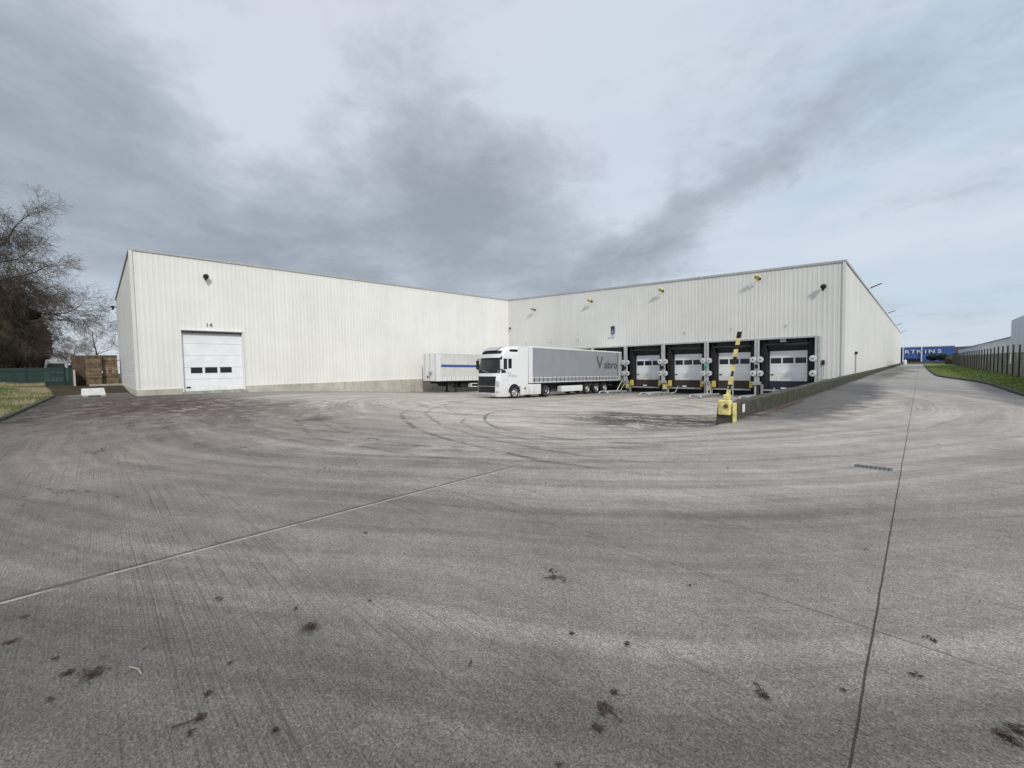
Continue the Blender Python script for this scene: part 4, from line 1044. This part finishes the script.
q = MB((-62, -1.3, .4)); q.box(-60.58, -60.48, -1.6, -1.45, .4, 2.0); q.build('post', M_TRIM, gf2)
# pallet stacks
def pallet_stack(loc, n_, label, m_, rz=0):
    st_ = thing('pallet_stack', label, 'pallet stack', loc, (0, 0, rz), 'stacks of wooden pallets behind the white block')
    for k in range(int(n_*1.78)):
        q = MB(); z0 = k*.137; jx, jy = random.uniform(-.03, .03), random.uniform(-.03, .03)
        for yy in (-.47, 0, .47): q.box(-.6+jx, .6+jx, yy-.13+jy, yy+.13+jy, z0, z0+.022)
        for xx in (-.52, 0, .52): q.box(xx-.07+jx, xx+.07+jx, -.58+jy, .58+jy, z0+.0225, z0+.112)
        q.box(.505+jx, .575+jx, -.59+jy, .59+jy, z0+.001, z0+.0215) if False else None
        for xx in (-.53, -.27, 0, .27, .53): q.box(xx-.07+jx, xx+.07+jx, -.6+jy, .6+jy, z0+.1125, z0+.134)
        q.build('pallet', m_ if random.random() < .7 else M_WOODD, st_)
pallet_stack((-63.9, -1.15, .42), 13, 'leftmost dark weathered pallet stack beside the board screen', M_WOODD, .1)
pallet_stack((-62.4, -.12, .42), 13, 'pallet stack of fresh yellowish wood in the middle of the row', M_WOOD, -.05)
pallet_stack((-63.0, 1.12, .42), 13, 'brown pallet stack at the right end of the row, nearest the warehouse', M_WOOD, .03)
q = MB(); q.box(-60.6, -59.7, -.5, 2.4, .30, .50); sl_ = q.build('concrete_slab', M_CONC, bevel=.02); tag(sl_, 'flat pale concrete slab on the soil in front of the pallet stacks', 'slab')
# white block
O = (-41.2, -.5, 0)
cb = thing('barrier_block', 'white concrete barrier block standing alone left of the warehouse corner', 'barrier block', O)
q = MB(O); q.add([(x_, y_, z_) for (x_, y_, z_) in [(-41.5, -.77, .1), (-40.95, -.77, .1), (-40.95, .45, .1), (-41.5, .45, .1), (-41.38, -.75, .58), (-41.05, -.75, .58), (-41.05, .37, .58), (-41.38, .37, .58)]],
                 [(0, 3, 2, 1), (4, 5, 6, 7), (0, 1, 5, 4), (1, 2, 6, 5), (2, 3, 7, 6), (3, 0, 4, 7)]); q.build('block', mat('white_block_paint', (.66, .66, .64), .8, var=.15, scale=3), cb, bevel=.02)
q = MB(O)
for yy in (-.70, .18): q.box(-41.6, -40.85, yy, yy+.26, -.03, .10)
q.build('foot', M_CONC, cb)
# white van and crates behind the fence
O = (-70.2, -3.1, .45)
vn = thing('parked_van', 'tall white van standing behind the green fence under the ivy', 'van', O)
q = MB(O); q.prism_x([(-4.1, .8), (-2.2, .8), (-2.2, 2.2), (-2.4, 3.3), (-3.9, 3.3), (-4.1, 2.2)], -74.0, -69.9) ; q.build('body', M_WHITE, vn, bevel=.08)
q = MB(O); q.prism_x([(-3.9, 2.15), (-2.4, 2.15), (-2.5, 2.85), (-3.8, 2.85)], -69.899, -69.87); q.build('windscreen', M_GLASS, vn)
q = MB(O); q.box(-69.895, -69.87, -3.7, -2.6, 1.3, 1.75); q.build('grille', M_BLACK, vn)
for yy in (-3.95, -2.35):
    q = MB(O); q.lathe((-70.7, yy, .78), (0, 1, 0), [(.33, -.1), (.33, .1)], 16); q.build('wheel', M_TYRE, vn)
O = (-71, -1.5, .45)
cr = thing('crate_stack', 'blue and white striped crates stacked behind the green fence', 'crates', O)
M_LB = mat('pale_blue_plastic', (.32, .42, .56), .5)
for k in range(3):
    for j in range(6):
        q = MB(O); q.box(-71.3, -70.7, -2.2+j*.34, -2.2+j*.34+.30, .45+k*.75, .45+k*.75+.70); q.build('crate', M_LB if (j+k) % 2 else M_NAVY, cr)

# ------------------------------------------------------------------ trees
def bare_tree(loc, height, seed, label, name='bare_tree', droop=.0, tm=M_TWIG, group=None, spread=.5, dens=1.0, lean=(0, 0), tw=.012):
    rnd = random.Random(seed)
    root = thing(name, label, 'tree', loc, (0, 0, 0), group)
    big = MB(); V = []; F = []
    def thin(p, q_, r0_, r1_):
        d = (q_-p); a = d.orthogonal().normalized(); b = d.normalized().cross(a); n_ = len(V)
        for (c0, r_) in ((p, r0_), (q_, r1_)):
            for th in (0, 2.094, 4.189): V.append(tuple(c0+(a*math.cos(th)+b*math.sin(th))*r_))
        for i in range(3): j = (i+1) % 3; F.append((n_+i, n_+j, n_+3+j, n_+3+i))
    def grow(p, d, L, r_, lev):
        ns = max(3, int(L/(.9 if lev < 2 else .45))) if lev < 3 else 3
        ns = min(ns, 9); pts = [p]; rad = [r_]; st = L/ns; dd = d.copy(); q_ = p.copy()
        for i in range(ns):
            j = .16 if lev else .06
            dd = (dd+Vector((rnd.gauss(0, j), rnd.gauss(0, j), rnd.gauss(0, j)+(.05 if lev in (1, 2) else 0)-droop*(.35 if lev >= 3 else .10 if lev == 2 else 0)))).normalized()
            q_ = q_+dd*st; pts.append(q_.copy()); rad.append(r_*(1-.75*(i+1)/ns))
        if lev < 2: big.tube([tuple(v) for v in pts], rad, 8 if lev == 0 else 6, cap=False)
        else:
            for i in range(ns): thin(pts[i], pts[i+1], max(rad[i], tw*.6), max(rad[i+1], tw*.4))
        if lev >= 4: return
        nc = {0: 13, 1: 10, 2: 9, 3: 6}[lev]; nc = int(nc*dens+.5)
        for k in range(nc):
            f_ = (.28 if lev == 0 else .15)+(.72 if lev == 0 else .85)*(k+rnd.random()*.7)/nc; f_ = min(f_, .99)
            i = min(int(f_*ns), ns-1); bp = pts[i].lerp(pts[i+1], f_*ns-i)
            along = (pts[i+1]-pts[i]).normalized(); az_ = rnd.uniform(0, 6.283) if lev else k*2.4+rnd.uniform(-.3, .3)
            o1 = along.orthogonal().normalized(); o2 = along.cross(o1); side_ = o1*math.cos(az_)+o2*math.sin(az_)
            sp = (spread+.35*(1-f_)) if lev == 0 else rnd.uniform(.45, .85)
            nd = (along*(1-sp*.6)+side_*sp).normalized()
            if lev >= 2 and droop: nd = (nd+Vector((0, 0, -droop*.9))).normalized()
            nl = {0: height*.42*(1.15-.6*f_), 1: L*.45, 2: L*.48, 3: L*.5+(.8*droop)}[lev]*rnd.uniform(.75, 1.2)
            grow(bp, nd, nl, max(rad[i]*.5, tw) if lev < 3 else tw, lev+1)
    grow(Vector((0, 0, -.1)), Vector((lean[0], lean[1], 1)).normalized(), height*.72, height*.016, 0)
    big.build('trunk', M_BARK, root, smooth=True)
    q = MB(); q.v = V; q.f = F; q.build('crown', tm, root)
    return root
def leafmass(name, part, loc, blobs, n_, size, m_, label, cat, trunk=None, group=None):
    root = thing(name, label, cat, loc, (0, 0, 0), group); q = MB(); V = q.v; F = q.f; tot = sum(b[3]*b[4]*b[5] for b in blobs)
    for (cx, cy, cz, ax, ay, az_) in blobs:
        for i in range(int(n_*ax*ay*az_/tot)):
            while True:
                p = Vector((random.uniform(-1, 1), random.uniform(-1, 1), random.uniform(-1, 1)))
                if .35 < p.length < 1: break
            lump = .82+.25*math.sin(p.x*6+cx)*math.sin(p.y*5+cy)*math.sin(p.z*7+cz)
            c0 = Vector((cx+p.x*ax*lump, cy+p.y*ay*lump, cz+p.z*az_*lump)); a = Vector((random.gauss(0, 1), random.gauss(0, 1), random.gauss(0, 1))).normalized(); b = a.orthogonal().normalized()
            s_ = size*random.uniform(.5, 1.3); k0 = len(V); V += [tuple(c0-a*s_), tuple(c0+b*s_*.6), tuple(c0+a*s_), tuple(c0-b*s_*.6)]; F.append((k0, k0+1, k0+2, k0+3))
    q.build(part, m_, root)
    if trunk:
        t_ = MB(); t_.tube(trunk[0], trunk[1], 8, cap=False); t_.build('trunk', M_BARK, root)
        cx0 = blobs[0]
    return root
GT = 'bare trees behind the green fence'
bare_tree((-74, -9.0, .4), 25, 11, 'tallest bare tree, cut by the left edge of the picture', group=GT, spread=.75, dens=1.2, droop=.15)
bare_tree((-75, -8.2, .4), 21, 23, 'bare tree with fine drooping twigs between the tallest tree and the pallets', group=GT, droop=.5, spread=.66, lean=(0, .03), dens=1.15)
bare_tree((-73, -7.6, .4), 15.5, 77, 'bushy bare tree with a curtain of drooping twigs in front of the ivy', group=GT, droop=.6, spread=.7, dens=1.2)
bare_tree((-78, -13.5, .4), 20, 5, 'bare tree at the extreme left behind the tallest one', group=GT, spread=.7, dens=.9)
bare_tree((-71.5, -6.4, .4), 9.5, 31, 'low spreading bare tree whose boughs reach over the pallet stacks', group=GT, droop=.5, spread=.95, lean=(0, .22), dens=.75)
leafmass('ivy_clad_tree', 'ivy', (-73.5, -4.3, .4), [(0, -.3, 3.2, 1.1, 1.0, 3.4), (0, -1.0, 6.8, 1.6, 1.6, 2.6), (0, .0, 5.2, 1.1, .9, 2.2)], 15000, .17, M_IVY, 'dark ivy-covered trunk rising behind the white van', 'tree', ([(0, 0, 0), (0, -.3, 4), (0, -.5, 8.5)], [.4, .3, .1]))
leafmass('ivy_clad_tree', 'ivy', (-76, -8.2, .4), [(0, 0, 3.5, 2.2, 2.4, 3.8), (0, -.5, 8.6, 2.4, 2.4, 4.0), (0, 1.6, 6.6, 1.8, 1.7, 3.0), (0, 2.6, 3.0, 1.5, 1.6, 3.0)], 30000, .18, M_IVY, 'broad ivy-covered tree in the middle of the dark thicket', 'tree', ([(0, 0, 0), (0, 0, 5), (0, 0, 10)], [.4, .3, .1]))
leafmass('ivy_clad_tree', 'ivy', (-78, -12.5, .4), [(0, 0, 4, 2.4, 2.6, 4.2), (0, 0, 9, 2.0, 2.2, 3.2)], 18000, .18, M_IVY, 'ivy-covered tree at the very left edge behind the fence', 'tree', ([(0, 0, 0), (0, 0, 5), (0, 0, 11)], [.4, .3, .1]))
leafmass('bramble_thicket', 'foliage', (-70.5, -9, .3), [(0, -5, 1.3, 1.4, 3.4, 2.0), (0, 0, 1.5, 1.4, 3.2, 2.6), (.3, 3.4, 1.0, 1.0, 1.6, 1.4)], 22000, .12, M_BUSH, 'brown bramble thicket growing along the back of the green fence', 'bush')
GF = 'far bare trees beyond the pallets'
bare_tree((-112, .6, 0.5), 12.5, 41, 'small grey bare tree behind the left pallet stacks', tm=M_TWIGF, group=GF, spread=.7, dens=.8, tw=.010)
bare_tree((-106, 4.2, 0.5), 12.5, 52, 'grey bare tree beside the left end wall of the warehouse', tm=M_TWIGF, group=GF, spread=.7, dens=.8, tw=.010)
bare_tree((-122, -3.6, 0.5), 10, 63, 'faint grey bare tree seen under the drooping branches', tm=M_TWIGF, group=GF, spread=.7, dens=.8, tw=.010)
for (x_, y_, r_, lb) in ((4.2, 283, 1.6, 'round dark bush in front of the lettering of the blue building'), (7.6, 280, 1.7, 'dark green bush right of the gate in front of the blue building')):
    leafmass('bush', 'foliage', (x_, y_, 0), [(0, 0, 2, r_*1.5, 2.0, r_)], 2500, .4, mat('dark_bush', (.018, .03, .014), .9), lb, 'bush')
leafmass('hedge', 'foliage', (4.9, 138, 0), [(0, 0, 1.0, 1.0, 8, 1.3)], 5000, .2, mat('hedge_brown', (.07, .06, .04), .9), 'scrubby dark hedge where the panel fence ends', 'hedge')

# ------------------------------------------------------------------ small things on the ground
def litter(name, clumps, m_, label, smin, smax):
    q = MB(); V = q.v; F = q.f
    for (cx, cy, r_, n_) in clumps:
        for i in range(n_):
            a = random.uniform(0, 6.28); d = abs(random.gauss(0, r_*.5)); x_, y_ = cx+d*math.cos(a), cy+d*math.sin(a)*.8; z_ = terrain(x_, y_)+random.uniform(.004, .012)
            b = random.uniform(0, 6.28); l_ = random.uniform(smin, smax); w_ = l_*random.uniform(.15, .5); ca, sa = math.cos(b), math.sin(b); k0 = len(V)
            for (u_, v_, h_) in ((-l_, 0, 0), (0, -w_, random.uniform(0, .008)), (l_, 0, random.uniform(0, .012)), (0, w_, random.uniform(0, .008))):
                V.append((x_+u_*ca-v_*sa, y_+u_*sa+v_*ca, z_+h_))
            F.append((k0, k0+1, k0+2, k0+3))
    o = q.build(name, m_); tag(o, label, 'leaf litter', kind='stuff'); return o
near = [(-2.66, .87, .05, 60), (-3.10, -.08, .07, 60), (-3.20, -.17, .05, 25), (-2.33, .27, .035, 22), (-2.27, .22, .02, 8), (-2.48, .32, .02, 8), (-2.0, .49, .02, 10), (-3.01, -.23, .02, 6), (-1.93, 2.36, .06, 16),
        (-2.0, 2.42, .05, 8), (-1.01, 1.59, .045, 55), (-.98, 1.48, .03, 25), (-1.03, 1.70, .02, 14), (-.5, 2.18, .03, 16), (0.01, 2.84, .03, 12), (.07, 3.27, .03, 8), (.29, 2.62, .05, 45), (.33, 2.70, .05, 25),
        (-1.14, 2.92, .02, 5), (-1.16, 2.06, .015, 5), (-1.44, 1.92, .015, 5), (-2.94, .87, .015, 4), (-3.46, .54, .04, 8), (-3.42, -.23, .02, 6), (-.23, 2.47, .012, 4), (-2.65, .45, .015, 5)]
litter('leaf_litter', near, M_LEAF, 'dark wet leaf scraps lying on the near concrete', .008, .022)
rnd_ = random.Random(9); far_ = [(rnd_.uniform(-9, 3), rnd_.uniform(-1, 12), .03, rnd_.randint(1, 4)) for i in range(80)]
litter('leaf_litter', far_, M_LEAF, 'single dead leaves and twigs blown over the concrete yard', .01, .03)
lf = [(rnd_.gauss(-27, 7), min(5.5, max(-2.0, rnd_.gauss(1.4, 2.4))), .5, 14) for i in range(420)]
lf = [c for c in lf if c[0] > -38 and not (c[0] < -37.5 and c[1] > 1.5)]
litter('leaf_litter', lf, mat('red_brown_leaf_mould', (.055, .033, .030), .9, var=.5, scale=6), 'reddish-brown leaf mould spread over the left side of the yard', .015, .05)
litter('leaf_litter', [(rnd_.gauss(-6.6, 1.3), rnd_.gauss(13.3, 1.3), .4, 14) for i in range(130)], M_LEAF, 'dark debris scattered beside the yellow end of the low wall', .015, .05)
litter('leaf_litter', [(-3.3, yy_, .22, 45) for yy_ in [13.6+.4*i for i in range(16)]], M_LEAFR, 'rust-brown leaves gathered along the foot of the low wall', .02, .045)
litter('leaf_litter', [(-4.3, yy_, .25, 16) for yy_ in [13+.6*i for i in range(24)]], M_LEAF, 'dark leaves gathered on the dock side of the low wall', .02, .045)
# twig + pale stick
q = MB(); q.tube([(-3.02, .06, .008), (-2.96, .09, .012), (-2.90, .10, .008)], .004, 5); tg = q.build('pale_twig', mat('pale_stick', (.30, .27, .21), .8)); tag(tg, 'short pale twig on the near concrete at the lower left', 'twig')
for k, (x_, y_, a, l_, lb) in enumerate(((-2.36, .17, 1.0, .09, 'dark twig lying nearest the lower left corner of the yard'), (-.52, 2.20, 2.2, .05, 'short dark twig left of the slab joint'), (-1.98, 2.30, .5, .10, 'thin dark twig in the middle of the near concrete'))):
    q = MB(); q.tube([(x_, y_, .008), (x_+l_*.5*math.cos(a), y_+l_*.5*math.sin(a), .014), (x_+l_*math.cos(a+.3), y_+l_*math.sin(a+.3), .008)], .004, 5); tg = q.build('dark_twig', M_BARK); tag(tg, lb, 'twig')
M_TRIMD = mat('worn_iron', (.10, .095, .09), .7)
# drain
O = (-.47, 8.0, 0)
dg_ = thing('drain_grate', 'square iron drain grate with a pale rim beside the slab joint', 'drain', O)
q = MB(O); q.box(-.72, -.22, 7.86, 7.885, -.01, .008); q.box(-.72, -.22, 8.115, 8.14, -.01, .008); q.box(-.72, -.685, 7.886, 8.114, -.01, .008); q.box(-.255, -.22, 7.886, 8.114, -.01, .008); q.build('rim', mat('pale_rim', (.30, .29, .28), .8), dg_)
q = MB(O); q.box(-.684, -.256, 7.887, 8.113, -.01, .002); q.build('pit', M_BLACK, dg_)
q = MB(O)
for k in range(9): q.box(-.675+k*.048, -.642+k*.048, 7.89, 8.11, .0025, .006)
q.build('grate_bars', M_TRIMD, dg_)
